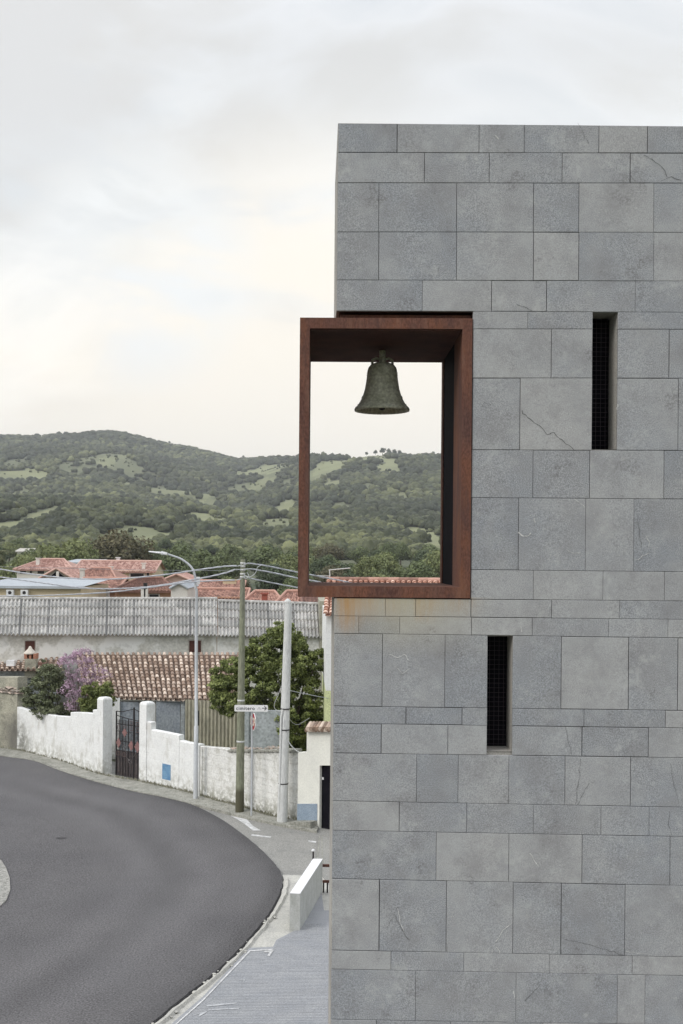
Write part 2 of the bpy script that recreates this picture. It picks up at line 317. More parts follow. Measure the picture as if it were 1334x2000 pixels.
def leafmat(name, c1, c2, sc_=2, tint=.45, tcol=None):
    m = mat(name, c1, c2, rough=.65, scale=sc_, fine=sc_*6, tint=tint, bump=0, tcol=tcol, spec=.25)
    nt = m.node_tree; b = nt.nodes['Principled BSDF']; o = [n for n in nt.nodes if n.type == 'OUTPUT_MATERIAL'][0]
    tr = nt.nodes.new('ShaderNodeBsdfTranslucent'); ms = nt.nodes.new('ShaderNodeMixShader'); ms.inputs[0].default_value = .22
    nt.links.new(m_nodes[name][2], tr.inputs[0]); nt.links.new(b.outputs[0], ms.inputs[1]); nt.links.new(tr.outputs[0], ms.inputs[2]); nt.links.new(ms.outputs[0], o.inputs[0])
    return m
L_CIT = leafmat('citrus_leaves', (.12, .155, .05), (.17, .21, .07), 1.6, tint=.6, tcol=(.36, .40, .15))  # wide tint range imitates highlights and dark gaps in the crown
L_BSH = leafmat('bush_leaves', (.15, .175, .095), (.22, .24, .15), 2)
L_PUR = leafmat('lilac_blossom', (.58, .42, .53), (.44, .33, .40), 3, tint=.45)
L_YEL = leafmat('yellow_green_crown', (.17, .20, .085), (.21, .23, .10), .25)
L_BRN = leafmat('bronze_green_crown', (.15, .13, .075), (.12, .115, .065), .25)
L_GRN = leafmat('mid_green_crown', (.12, .15, .07), (.155, .185, .085), .2)
L_DRK = leafmat('dark_green_crown', (.075, .10, .055), (.10, .125, .07), .2)
WOOD = leafmat('wood_crowns', (.050, .064, .036), (.082, .094, .046), .012, tint=.40, tcol=(.165, .175, .08))

# ------------------------------------------------------------------ ground and hills
RX = [-2600, -1200, -400, 0, 60, 100, 150, 200, 240, 290, 330, 365, 400, 440, 470, 500, 560, 600, 680, 720, 760, 800, 860, 1000, 1400, 2200, 3600]
RY = [1000, 930, 872, 857, 856, 851, 849, 843, 846, 858, 867, 871, 880, 889, 894, 891, 888, 885, 889, 881, 879, 881, 882, 880, 900, 960, 1000]
def nz(x, y, s, o=0): return mn.noise(Vector((x/s+o, y/s-o, o*.37)))
def sstep(a, b, x): t = min(1, max(0, (x-a)/(b-a))); return t*t*(3-2*t)
def hgt(x, y):
    if y < 150: return 0.0
    ap = VX + F*x/y
    yr = 2500 - 500*sstep(430, 700, ap)
    A = VY - float(np.interp(ap, RX, RY)) - 7
    A += -.008*(ap-VX)        # the horizon of the photograph leans with the camera
    H = CH + A*yr/F
    q = ((y-150)/(yr-150))
    if q <= 1:
        w = q**1.75
        n = (nz(x, y, 420, 3)*30 + nz(x, y, 170, 7)*13)*sstep(.12, .4, q)*(1-sstep(.86, 1, q)) + nz(x, y, 60, 1)*2.0*sstep(.2, .5, q)
        # a valley fold running down to the village
        return H*w + n
    return H*(1-.55*sstep(1, 2.2, q))
def hit(px, py):
    d = ray(px, py); y = 200.
    while y < 3200:
        if CH + d.z*y < hgt(d.x*y, y): break
        y += 6
    return y
# clearings seen between the trees: centre and half size as they lie on the slope (looked up once, then tested in plan)
CLR = []
for (x0, x1, y0, y1, k) in [(-30, 92, 922, 935, 1), (150, 262, 889, 899, .6), (110, 150, 905, 912, .5), (196, 222, 882, 899, .5), (240, 276, 936, 947, 1), (285, 382, 957, 967, .8),
        (340, 452, 1003, 1016, 1), (500, 578, 1012, 1030, .8), (262, 335, 1040, 1058, 1), (196, 300, 1026, 1044, .8), (0, 45, 990, 1006, 1), (60, 112, 995, 1012, .9), (105, 130, 1028, 1042, .8),
        (500, 585, 906, 926, .6), (530, 582, 975, 990, .8), (606, 665, 900, 926, .8), (660, 775, 884, 897, 1), (735, 788, 905, 920, 1), (618, 672, 936, 948, 1), (790, 900, 1036, 1052, 1), (820, 900, 1062, 1075, 1), (300, 360, 985, 992, .6), (390, 430, 975, 982, .5), (700, 730, 945, 955, .5), (180, 290, 905, 911, .6), (0, 60, 960, 966, .6), (590, 640, 915, 935, .7), (444, 560, 913, 925, 1), (606, 684, 902, 914, 1), (525, 580, 987, 1001, .9), (183, 220, 892, 905, .9), (230, 262, 885, 893, .8), (394, 424, 962, 975, 1), (54, 76, 971, 982, 1), (120, 180, 985, 996, .7), (-60, 40, 1020, 1034, .9), (440, 500, 950, 958, .6), (0, 60, 900, 908, .5), (640, 700, 985, 993, .5), (770, 800, 965, 972, .8), (480, 530, 940, 948, .8)]:
    Y0 = hit((x0+x1)/2, y1); Y0 = hit((x0+x1)/2, y1+F*6/Y0); Y1 = hit((x0+x1)/2, y0)
    a, b = (x0+x1)/2, (x1-x0)/2
    if Y1 - Y0 > 420: Y1 = Y0 + 420
    Y1 = max(Y1, Y0+30)
    Yc = (Y0+Y1)/2
    CLR.append(((a-VX)*Yc/F, Yc, b*Yc/F, (Y1-Y0)/2+12, k))
def clear(x, y):
    best = 0
    for cx, cy, rx, ry, k in CLR:
        if abs(x-cx) > rx*1.5 or abs(y-cy) > ry*1.5: continue
        d = ((x-cx)/rx)**2 + ((y-cy)/ry)**2 + nz(x, y, 28, 5)*.8 + nz(x, y, 11, 6)*.35
        if d < 1: best = max(best, k)
    return best
def sparse(x, y):
    return sstep(.10, .22, nz(x, y*.45, 95, 11)+.35*nz(x, y, 38, 4))*sstep(520, 700, y)*(1-.6*sstep(1500, 2100, y))
az = sorted(set([round(a, 3) for a in list(np.arange(-22, 11, .11)) + list(np.arange(-60, -22, 1.)) + list(np.arange(11, 60, 1.)) + list(np.arange(60, 301, 8.))]))
rr = [0.5] + list(np.arange(40, 400, 30)) + list(np.geomspace(400, 3000, 190)) + [3400, 4000, 4800, 5800]
g = MB(); rows = []
tv = []
for r in rr:
    row = []
    for a in az:
        x, y = r*math.sin(R(a)), r*math.cos(R(a))
        edge = sstep(60, 90, abs(a if a < 180 else a-360))
        z = hgt(x, y)*(1-edge) if y > 150 else 0
        row.append((x, y, z-.02))
    rows.append(row)
g.grid(rows, t=lambda i, j: max(clear((rows[i][j][0]+rows[i+1][j][0])/2, (rows[i][j][1]+rows[i+1][j][1])/2)*.9, .62*sparse((rows[i][j][0]+rows[i+1][j][0])/2, (rows[i][j][1]+rows[i+1][j][1])/2)) if 380 < rows[i][j][1] < 2700 and rr[i] < 2900 else 0, smooth=True, close=True)
GRD = mat('hill_ground', (.055, .068, .04), (.085, .09, .055), rough=.95, scale=.03, fine=.15, finec=.15, bump=0, tcol=(.225, .235, .125), tint=.0)  # dark base colour also stands in for shade between tree crowns
overlay('hill_ground', fm('hill_ground', noise_mask('hill_ground', .02, .45, .62), .45), (.13, .145, .08))
gnd = g.build('ground', GRD, kind='structure')
# the wooded hillside: far-off crowns reading as one mass
protos = {}
for n in (2, 3):
    v, f = ico(n); ps = []
    for k in range(7):
        q = v.copy()
        off = rng.random(3)*50
        dsp = np.array([.30*mn.noise(Vector(p)*1.7+Vector(off)) + .30*mn.noise(Vector(p)*4.2+Vector(off)) for p in v])
        q *= (1 + dsp + rng.normal(0, .06, len(v)))[:, None]
        q[:, 2] = np.where(q[:, 2] < -.45, -.45, q[:, 2]); ps.append(q)
    protos[n] = (ps, f)
VV, FF, TT = [], [], []; base = 0; ntree = 0
y = 470.
while y < 2620:
    s = 5.0 + y/520
    x0, x1 = (-330-VX)*y/F, (1400-VX)*y/F; x = x0
    while x < x1:
        xx, yy = x+rng.uniform(-.5, .5)*s, y+rng.uniform(-.5, .5)*s; x += s
        c = clear(xx, yy)
        if c and rng.random() < .93-.25*(c < .7): continue
        if sparse(xx, yy) > .5 and rng.random() < .72: continue
        z = hgt(xx, yy); ap = VX+F*xx/yy
        yr = 2500 - 500*sstep(430, 700, ap)
        if yy > yr+15: continue
        n = 3 if yy < 900 else 2
        ps, f = protos[n]; q = ps[rng.integers(7)]
        a = rng.uniform(0, 6.28); ca, sa = math.cos(a), math.sin(a)
        rad = s*rng.uniform(.36, .74)*(1 if c == 0 else rng.uniform(.25, .5)); hh = rad*rng.uniform(.75, 1.15)
        far = sstep(.9, 1, yy/yr); hh *= 1-.35*far
        vx = q[:, 0]*ca-q[:, 1]*sa; vy = q[:, 0]*sa+q[:, 1]*ca
        VV.append(np.stack([xx+vx*rad, yy+vy*rad, z+hh*.55+q[:, 2]*hh], 1)); FF.append(f+base); base += len(q)
        t0 = np.clip(.30+.45*nz(xx, yy, 150, 2)+.25*nz(xx, yy, 45, 8)+rng.normal(0, .18), 0, 1)
        TT.append(np.full(len(f), t0)+rng.normal(0, .07, len(f))); ntree += 1
    y += s*.9
print('wood crowns', ntree)
VV = np.concatenate(VV); FF = np.concatenate(FF); TT = np.concatenate(TT)
me = bpy.data.meshes.new('woodland'); me.vertices.add(len(VV)); me.vertices.foreach_set('co', VV.ravel())
me.loops.add(len(FF)*3); me.loops.foreach_set('vertex_index', FF.ravel().astype(np.int32))
me.polygons.add(len(FF)); me.polygons.foreach_set('loop_start', np.arange(0, len(FF)*3, 3, dtype=np.int32))
me.polygons.foreach_set('loop_total', np.full(len(FF), 3, dtype=np.int32))
me.update(); at = me.attributes.new('tint', 'FLOAT', 'FACE'); at.data.foreach_set('value', TT.astype(np.float32)); me.materials.append(WOOD)
wd = bpy.data.objects.new('woodland', me); C.objects.link(wd); wd['kind'] = 'stuff'
wd['label'] = 'dense scrub and oak wood covering the hillsides beyond the village'; wd['category'] = 'woodland'

# ------------------------------------------------------------------ trees of their own
def leaves(n, blobs, size, seed, tdark=.15, shell=.55, jit=.5):
    r = np.random.default_rng(seed); mb = MB(); vs = []; ts = []
    w = np.array([b[3]*b[4]*b[5] for b in blobs])**.67; w = w/w.sum()
    idx = r.choice(len(blobs), n, p=w)
    for i in idx:
        cx, cy, cz, rx, ry, rz = blobs[i]
        d = r.normal(size=3); d /= np.linalg.norm(d)+1e-9
        rad = shell+(1-shell)*r.random()**.6
        rad *= 1+.22*mn.noise(Vector(d*2.3)+Vector((i*3.1, 0, 0)))
        p = np.array([cx+d[0]*rx*rad, cy+d[1]*ry*rad, cz+d[2]*rz*rad])
        nn = d*.8+r.normal(size=3)*jit+np.array([0, 0, .35]); nn /= np.linalg.norm(nn)
        a = np.cross(nn, r.normal(size=3)); a /= np.linalg.norm(a)+1e-9; b = np.cross(nn, a)
        s = size*r.uniform(.6, 1.3)
        vs += [p-a*s*.5, p+b*s*.28, p+a*s*.5, p-b*s*.28]
        ts.append(float(np.clip(r.normal(.42, .2)+.12*d[2], 0, 1)))
    mb.v = [tuple(q) for q in vs]; mb.f = [(4*k, 4*k+1, 4*k+2, 4*k+3) for k in range(n)]; mb.t = ts; mb.sm = [False]*n
    return mb
def trunk(h, r, blobs, seed, base=(0, 0, 0)):
    rd = random.Random(seed); mb = MB(); b = Vector(base)
    fork = b+Vector((rd.uniform(-.1, .1)*h*.2, 0, h*.4))
    mb.tube([b, b+Vector((.02*h, 0, h*.2)), fork], [r*1.25, r, r*.8], 8)
    for bl in blobs:
        e = Vector(bl[:3]); m = fork.lerp(e, .5)+Vector((rd.uniform(-.1, .1)*h, rd.uniform(-.1, .1)*h, .04*h))
        mb.tube([fork, m, e], [r*.6, r*.35, r*.12], 6)
    return mb
def broad_blobs(seed, w=1., h=1.):
    rd = random.Random(seed); out = [(0, 0, h*.62, w*.36, w*.36, h*.30)]
    for k in range(8):
        a = k*.785+rd.uniform(-.3, .3); q = rd.uniform(.22, .34)
        out.append((math.cos(a)*w*q, math.sin(a)*w*q, h*rd.uniform(.42, .72), w*rd.uniform(.16, .25), w*rd.uniform(.16, .25), h*rd.uniform(.14, .22)))
    out.append((rd.uniform(-.1, .1)*w, 0, h*.82, w*.22, w*.22, h*.17)); return out
GT = 'separate broadleaved trees between the village and the hills'
kinds = []
for k, (lm, ww) in enumerate([(L_GRN, 1.05), (L_DRK, .95), (L_YEL, 1.15), (L_BRN, 1.1), (L_GRN, .85)]):
    t = thing('broadleaf_tree', 'x', 'tree', (0, 0, 0), GT)
    bl = broad_blobs(20+k, 10*ww, 10)
    leaves(3600, bl, .62, 30+k, shell=.6).build('crown', lm, t)
    trunk(10, .3, bl, 40+k).build('trunk', BARK, t)
    kinds.append([t, False])
LBL = ['mid green rounded tree beyond the village roofs', 'dark green tree beyond the village roofs', 'yellow green spreading tree beyond the village roofs',
       'bronze tinted tree beyond the village roofs', 'slim mid green tree beyond the village roofs']
def place_tree(k, px, ytop, Y, label=None, sc_=None):
    x = (px-VX)*Y/F; z = hgt(x, Y); zt = P(px, ytop, Y).z; s = sc_ or max(.5, (zt-z)/9.9)
    t, used = kinds[k]
    if used: o = dup(t, (x, Y, z-.1), random.uniform(0, 6.28), s)
    else: o = t; kinds[k][1] = True; o.location = (x, Y, z-.1); o.scale = (s, s, s)
    o['label'] = label or LBL[k]
    return o
place_tree(3, 230, 1030, 235, 'big bronze tinted tree rising behind the left red roofs')
place_tree(2, 140, 1048, 215, 'wide yellow green tree left of the big bronze tree')
place_tree(2, 98, 1062, 225, 'low yellow green tree at the left behind red roofs')
place_tree(0, 350, 1062, 230, 'broad green tree just behind the street lamp head')
place_tree(0, 290, 1072, 240, 'green tree right of the big bronze tree')
place_tree(4, 45, 1077, 235, 'green tree in front of the distant white roof')
place_tree(2, 60, 1080, 190, 'low yellowish tree directly above the leftmost red roof')
place_tree(4, 395, 1070, 215, 'green tree between street lamp head and green utility pole')
place_tree(0, 520, 1062, 250, 'domed green tree right of the utility pole top')
place_tree(2, 568, 1078, 235, 'yellow green tree just left of the rusty bell frame')
place_tree(1, 540, 1098, 190, 'dark low tree behind the cables right of the utility pole')
place_tree(2, 742, 1076, 240, 'yellow green tree seen low in the middle of the bell frame')
place_tree(0, 820, 1092, 200, 'pale green tree seen low at the right of the bell frame')
place_tree(1, 640, 1085, 215, 'dark green tree seen low at the left of the bell frame')
tr = random.Random(5); pts = []
tries = 0
while len(pts) < 92 and tries < 6000:
    tries += 1
    Y = tr.uniform(170, 470); px = tr.uniform(-180, 930)
    x = (px-VX)*Y/F
    if any((x-a)**2+(Y-b)**2 < 81 for a, b in pts): continue
    pts.append((x, Y))
    k = tr.choices([0, 1, 2, 3, 4], [4, 2.4, 2.2, .25, 2])[0]
    place_tree(k, px, 0, Y, sc_=tr.uniform(.6, 1.0)*(1 if Y > 230 else .78))
# lone trees against the sky on the ridge
st = thing('ridge_tree', 'lone tree on the skyline', 'tree', (0, 0, 0), 'lone trees standing on the ridge line')
bl = broad_blobs(77, 9, 10); leaves(900, bl, 1.3, 5, shell=.4).build('crown', L_DRK, st); trunk(10, .35, bl, 6).build('trunk', BARK, st)
for i, (px, hp, lb) in enumerate([(714, 7, 'lone tree on the ridge, leftmost of those seen through the bell frame'), (731, 9, 'small upright tree on the skyline seen through the bell frame, second from left'),
        (745, 13, 'tallest tree of the ridge clump seen through the bell frame'), (757, 11, 'round tree in the ridge clump right of the tallest'), (768, 10, 'tree at the right end of the ridge clump'),
        (778, 9, 'tree just right of the ridge clump over a green field'), (843, 9, 'lone pointed tree on the skyline beside the frame right jamb'), (665, 6, 'low round tree on the ridge at the left of the frame opening'),
        (474, 6, 'lone round tree on the skyline dip right of the main hill'), (330, 5, 'small tree on the shoulder of the main hill')]):
    yr = 2500 - 500*sstep(430, 700, px); x = (px-VX)*yr/F; z = hgt(x, yr)
    s = hp*yr/F/10*1.1
    o = st if i == 0 else dup(st, (0, 0, 0))
    o.location = (x, yr-8, z+(.5 if px > 640 else 3)); o.scale = (s, s, s); o.rotation_euler = (0, 0, i*1.3); o['label'] = lb

# ------------------------------------------------------------------ street surfaces (street is level, z = 0)
def sheet(name, pts, z, m, kind='structure', thick=0, edge=None):
    from mathutils.geometry import tessellate_polygon
    mb = MB(); v = [Vector((p[0], p[1], z)) for p in pts]
    for tri in tessellate_polygon([v]):
        q = [v[i] for i in tri]
        if (q[1]-q[0]).cross(q[2]-q[0]).z < 0: q.reverse()
        mb.poly(q)
    if thick:
        for i in range(len(v)):
            a, b = v[i], v[(i+1) % len(v)]; d = Vector((0, 0, thick)); mb.poly([a, a-d, b-d, b])
    o = mb.build(name, m)
    if kind: o['kind'] = kind
    return o
def smooth(pts, n=6):
    out = []
    for i in range(len(pts)-1):
        p0 = Vector(pts[max(i-1, 0)]); p1 = Vector(pts[i]); p2 = Vector(pts[i+1]); p3 = Vector(pts[min(i+2, len(pts)-1)])
        for k in range(n):
            t = k/n; out.append(.5*((2*p1)+(-p0+p2)*t+(2*p0-5*p1+4*p2-p3)*t*t+(-p0+3*p1-3*p2+p3)*t**3))
    out.append(Vector(pts[-1])); return out
# outer edge of the bend: photo points on the level street
edge = [(-700, 1395), (-300, 1433), (0, 1477), (64, 1486), (115, 1505), (178, 1526), (255, 1545), (320, 1559), (378, 1577), (430, 1603), (478, 1637), (518, 1672), (545, 1703), (551, 1722), (547, 1748), (530, 1782), (508, 1812), (470, 1856), (420, 1905), (360, 1953), (300, 2002), (200, 2085), (60, 2200)]
E = smooth([G(*p)[:2] for p in edge])
E = [Vector((p[0]+(.03*nz(p[0]*10, p[1]*10, 3) if i > 60 else 0), p[1], 0)) for i, p in enumerate(E)]
sheet('street', [G(-900, 1400), G(-600, 1385), G(100, 1455), G(640, 1600), (12, 34, 0), (14, 12, 0), (9, 6, 0), (-40, 6, 0), (-60, 40, 0)], .012, OLD)
asph = [(p.x, p.y) for p in E] + [(-6, 8), (-40, 8), (-45, 45)]
ao = sheet('road', asph, .07, ASP)
# polished wheel tracks and the darker rolled edge following the bend
mb = MB(); offs = list(np.arange(0, 5.01, .1)); rws = []; nn_ = []
for i in range(20, len(E)):
    d = (E[min(i+1, len(E)-1)]-E[i-1]).normalized(); o_ = Vector((-d.y, d.x, 0)); o_ = -o_ if o_.x > 0 or (abs(o_.x) < .3 and o_.y > 0) else o_
    nn_.append(o_)
for i in range(len(nn_)):
    q = sum(nn_[max(0, i-14):i+15], Vector()).normalized(); p = E[i+20]
    rws.append([Vector((p.x+q.x*d_, p.y+q.y*d_, .0745)) for d_ in offs])
def tk(i, j):
    d_ = offs[j]; g_ = lambda c, w: math.exp(-((d_-c)/w)**2)
    v = .5 + .26*g_(1.9, .45) + .2*g_(3.6, .45) - .45*g_(0, .35) - .12*g_(2.8, .35)
    f = sstep(0, 14, i)*(1-sstep(4.2, 4.9, d_)); w_ = .06*nz(i*.8, d_*2, 4)
    return .5+(v-.5+w_)*f
mb.grid(rws, t=tk, smooth=False); mb.build('road_lane', ASP, kind='structure')
# ragged dark rim of the new asphalt and the broken concrete gutter along the bend
mb = MB(); n = len(E)
rimo = []
for i in range(80, n):
    p = E[i]; d = (E[min(i+1, n-1)]-E[i-1]).normalized(); o_ = Vector((-d.y, d.x, 0))*-1
    if o_.x < 0: o_ = -o_
    w = .035+.05*max(0, nz(i*9, 3, 5))
    rimo.append((p+Vector((0, 0, .071)), p+o_*w*-1+Vector((0, 0, .074)), p+o_*.05+Vector((0, 0, .0))))
mb.grid([[a[1], a[0], a[2]] for a in rimo], smooth=False); mb.build('road_edge', ASPE, kind='structure')
mb = MB(); rr2 = random.Random(3); rowsg = []
for i in range(78, n):
    p = E[i]; d = (E[min(i+1, n-1)]-E[i-1]).normalized(); o_ = Vector((-d.y, d.x, 0))
    if o_.x < 0: o_ = -o_
    w = .16+.05*rr2.random()*0+.05*nz(i*.9, 1, 2)
    rowsg.append([p+o_*.03+Vector((0, 0, .02)), p+o_*(.07+.05*nz(i*.7, 5, 2)+.02*nz(i*2.1, 9, 2))+Vector((0, 0, .075+.02*nz(i*1.3, 2, 2))), p+o_*w+Vector((0, 0, .10+.01*rr2.random())), p+o_*(w+.05)+Vector((0, 0, .03))])
mb.grid(rowsg, smooth=False)
v_, f_i = ico(1)
for k in range(45):
    i = rr2.randint(92, n-12); p = E[i].lerp(E[i+1], rr2.random()); d = (E[i+1]-E[i-1]).normalized(); o_ = Vector((-d.y, d.x, 0)); o_ = o_ if o_.x > 0 else -o_
    q = p+o_*rr2.uniform(.03, .22); sz = rr2.uniform(.01, .035)
    for tri in f_i: mb.poly([Vector((q.x+v_[a_][0]*sz*1.5, q.y+v_[a_][1]*sz*1.5, .08+v_[a_][2]*sz*.6)) for a_ in tri])
mb.build('gutter', CONC, kind='structure')
# concrete verge between the bend and the paving
vg = [G(552, 1712), G(600, 1712), G(618, 1690), (1.2, 30, 0), (1.4, 14, 0), G(560, 2150), G(120, 2200), G(305, 2002), G(365, 1955), G(424, 1907), G(474, 1858), G(512, 1814), G(534, 1783), G(551, 1748), G(555, 1724)]
sheet('verge', vg, .045, CONC)
# ribbed slate paving beside the tower
pv = [G(340, 2003), G(395, 1955), G(487, 1858), G(533, 1856), G(540, 1842), G(575, 1824), G(600, 1800), G(628, 1748), (.62, 27.5, 0), (1.5, 27.5, 0), (1.5, 14, 0), G(620, 2300), G(100, 2250)]
sheet('paving', pv, .075, PAVE, thick=.05)
# ribs of the paving
mb = MB(); yv = 16.5
rb = random.Random(8)
def inpoly(x, y, poly):
    c = False; j = len(poly)-1
    for i in range(len(poly)):
        a, b = poly[i], poly[j]
        if (a[1] > y) != (b[1] > y) and x < (b[0]-a[0])*(y-a[1])/(b[1]-a[1])+a[0]: c = not c
        j = i
    return c
while yv < 26.5:
    xs = [x for x in np.arange(-3, 1.0, .05) if inpoly(x, yv, pv) and inpoly(x, yv+.06, pv)]
    if xs:
        a, b = xs[0]+.02, min(xs[-1], .66)
        x = a
        while x < b:
            e = min(b, x+rb.uniform(.5, 1.3)); mb.box((x, yv, .074), (e-.008, yv+.055, .078+.002*rb.random()), t=rb.random()); x = e
    yv += .075
mb.build('paving_ribs', mat('slate_ribs', (.262, .272, .288), (.305, .312, .322), rough=.9, scale=2, fine=35, tint=.06), kind='structure')
WPNT = mat('worn_paint', (.47, .48, .49), (.33, .34, .355), rough=.9, scale=9, fine=30)
def paint(name, pxs, z):
    return sheet(name, [G(*p, z) for p in pxs], z, PNT)
# white lines: threshold line of the paving, faded marks at the junction
paint('paint_line', [(340, 2002), (395, 1953), (487, 1856), (533, 1853), (532, 1855), (489, 1858), (397, 1954.5), (343.5, 2002)], .088)
paint('paint_line', [(516, 1857), (535, 1855), (527, 1867), (522, 1867), (526, 1860), (515, 1860)], .090)
for q in [[(463, 1915), (480, 1912), (474, 1919), (476, 1914)], [(402, 1963), (462, 1958), (462, 1960), (405, 1966)], [(405, 1971), (468, 1968), (466, 1970.5), (408, 1973)], [(372, 1984), (408, 1974), (388, 1986), (390, 1980)]]:
    sheet('paint_mark', [G(*p, .086) for p in q], .086, WPNT)
for q in [[(446, 1591), (470, 1594), (482, 1600), (494, 1613), (510, 1622), (494, 1622), (476, 1608), (462, 1599)], [(492, 1629), (530, 1634), (528, 1636), (490, 1632)], [(602, 1641), (618, 1643), (617, 1646), (603, 1644)]]:
    paint('paint_mark', q, .018)
# drain slab between building and block wall
sl_ = [G(624, 1632), G(652, 1632), (1.2, 27.6, 0), G(618, 1700)]
sheet('ramp', sl_, .06, OLD, thick=.05)
mb = MB(); 
for a, b in (((624, 1632), (618, 1700)), ((628.5, 1634), (630, 1690)), ((624, 1632), (652, 1632))):
    A, B = G(*a, .06), G(*b, .06); d = (B-A).normalized(); s = Vector((-d.y, d.x, 0))*.014
    mb.poly([A-s+Vector((0, 0, .006)), B-s+Vector((0, 0, .006)), B+s+Vector((0, 0, .006)), A+s+Vector((0, 0, .006))])
mb.build('ramp_joint', KERB, kind='structure')
# kerbed gravel island at the left edge
isl = [G(-60, 1660), G(-15, 1672), G(3, 1688), G(12, 1702), G(19, 1722), G(20, 1745), G(12, 1766), G(0, 1777), G(-60, 1800)]
sheet('traffic_island', isl, .10, GRV, thick=.1)
# narrow footway along the garden wall
kw = [(-500, 1400), (-200, 1432), (0, 1464), (51, 1472), (127, 1492), (196, 1516.5), (272, 1530), (320, 1541), (376, 1554), (422, 1568), (460, 1577), (498, 1589), (547, 1602), (623, 1612)]
ko = [(-500, 1412), (-200, 1446), (0, 1475), (64, 1484), (115, 1503), (178, 1523), (255, 1543), (320, 1556), (379, 1570), (440, 1585), (458, 1590), (500, 1599), (547, 1609), (619, 1622)]
mb = MB(); A = smooth([G(*p) for p in kw], 5); B = smooth([G(*p, .1) for p in ko], 5)
kr = []
for i, (a, b) in enumerate(zip(A, B)):
    j = .02*nz(i*7, 2, 3); nrm = (a-b); nrm.z = 0; nrm = nrm.normalized() if nrm.length > .01 else Vector((0, 1, 0))
    kr.append([b+Vector((0, 0, -.12)), b+Vector((0, 0, j)), b+nrm*.14+Vector((0, 0, j)), b+nrm*.16+Vector((0, 0, -.03+j)), a+nrm*.3+Vector((0, 0, .11))])
mb.grid(kr, smooth=False); mb.build('footway', KERB, kind='structure')
# weeds and grit in the corner of wall and footway
mb = MB(); gr = random.Random(4)
for i in range(len(A)-1):
    for k in range(26):
        if gr.random() < .35: continue
        t = gr.random(); p = A[i].lerp(A[i+1], t)+Vector((0, 0, .11)); 
        w = gr.uniform(.02, .07); h = gr.uniform(.02, .12); q = p+Vector((gr.uniform(-.10, .0), gr.uniform(-.12, -.02), 0))
        mb.poly([q, q+Vector((w, 0, 0)), q+Vector((w*.5+gr.uniform(-.04, .04), gr.uniform(-.03, .03), h))], t=gr.random())
wds = mb.build('wall_weeds', mat('dry_weeds', (.17, .17, .12), (.28, .27, .21), scale=8, tint=.3), kind='stuff'); wds['label'] = 'dry grass tufts growing along the foot of the garden wall'; wds['category'] = 'weeds'

# ------------------------------------------------------------------ the bell tower
TH = R(0.8); TO = Vector((0, 12, 0)); TU = Vector((math.cos(TH), -math.sin(TH), 0)); TW = Vector((math.sin(TH), math.cos(TH), 0))
def FC(px, py):            # photo point -> (u, z) on the tower's face
    d = ray(px, py); o = Vector((0, 0, CH)); n = TW
    t = (TO-o).dot(n)/d.dot(n); p = o+d*t; return (p-TO).dot(TU), p.z
tower = thing('bell_tower', 'tall grey stone slab tower with a rusty steel bell opening', 'bell tower', TO, rz=-TH)
UL = (FC(659, 430)[0]+FC(650, 1500)[0])/2
UR = 9.6; DEP = 2.0
ufr = FC(921.5, 900)[0]        # right side of bell frame
W1 = (FC(1157, 740)[0], FC(1206, 740)[0], FC(1180, 877)[1], FC(1180, 608)[1])
W2 = (FC(952, 1350)[0], FC(1001, 1350)[0], FC(975, 1468)[1], FC(975, 1243)[1])
rows_ = [(240, 246, 0, [776, 936, 1024, 1170, 1265]), (298, 299, 0, [829, 956, 1098, 1231]), (357, 358, 0, [740, 892, 1042, 1131, 1277]), (453, 454, 0, [740, 892, 1042, 1131, 1277]),
 (547, 549, 0, [825, 960, 1068, 1241]), (607, 610, 1, [1031]), (642, 643, 1, [1077, 1307]), (738, 739, 1, [1016, 1325]), (878, 880, 1, [1041, 1152, 1297]),
 (970, 975, 1, [1013, 1144, 1238]), (1110, 1117, 1, [1042, 1178, 1298]), (1168, 1174, 0, [753, 812, 920, 1078, 1210]), (1203, 1210, 0, [701, 781, 921, 1040, 1189, 1305]),
 (1237, 1246, 0, [747, 869, 1096, 1228, 1324]), (1379, 1388, 0, [793, 903, 1141, 1300]), (1413, 1422, 0, [745, 875, 1137, 1267]), (1471, 1480, 0, [814, 895, 994]), (1564, 1577, 0, [780, 912, 1042, 1174, 1268]),
 (1622, 1634, 0, [852, 994, 1137, 1309]), (1716, 1730, 0, [741, 872, 1002, 1096, 1221]), (1856, 1869, 0, [764, 906, 1073, 1235]), (1893, 1906, 0, [812, 1008, 1206, 1260]), (1991, 2002, 0, [735, 880, 1060, 1190]),
 (2086, 2098, 0, [800, 960, 1150]), (2143, 2155, 0, [760, 900, 1080, 1230]), (2283, 2297, 0, [720, 890, 1030, 1200]), (2340, 2354, 0, [790, 930, 1110]), (2436, 2450, 0, [730, 880, 1050, 1210]), (2576, 2590, 0, [810, 980, 1140]), (2700, 2712, 0, [])]
special = {(7, 1): .95, (11, 0): .9, (11, 1): .85, (11, 2): .8, (12, 0): .75, (12, 2): .85, (10, 1): .9, (17, 0): .8, (15, 1): .75, (16, 0): .5}
mb = MB(); sb = random.Random(12)
def rowz(k, u):
    yl, yr_ = rows_[k][0], rows_[k][1]
    ul, zl = FC(650, yl); u2, z2 = FC(1334, yr_); return zl+(z2-zl)*(u-ul)/(u2-ul)
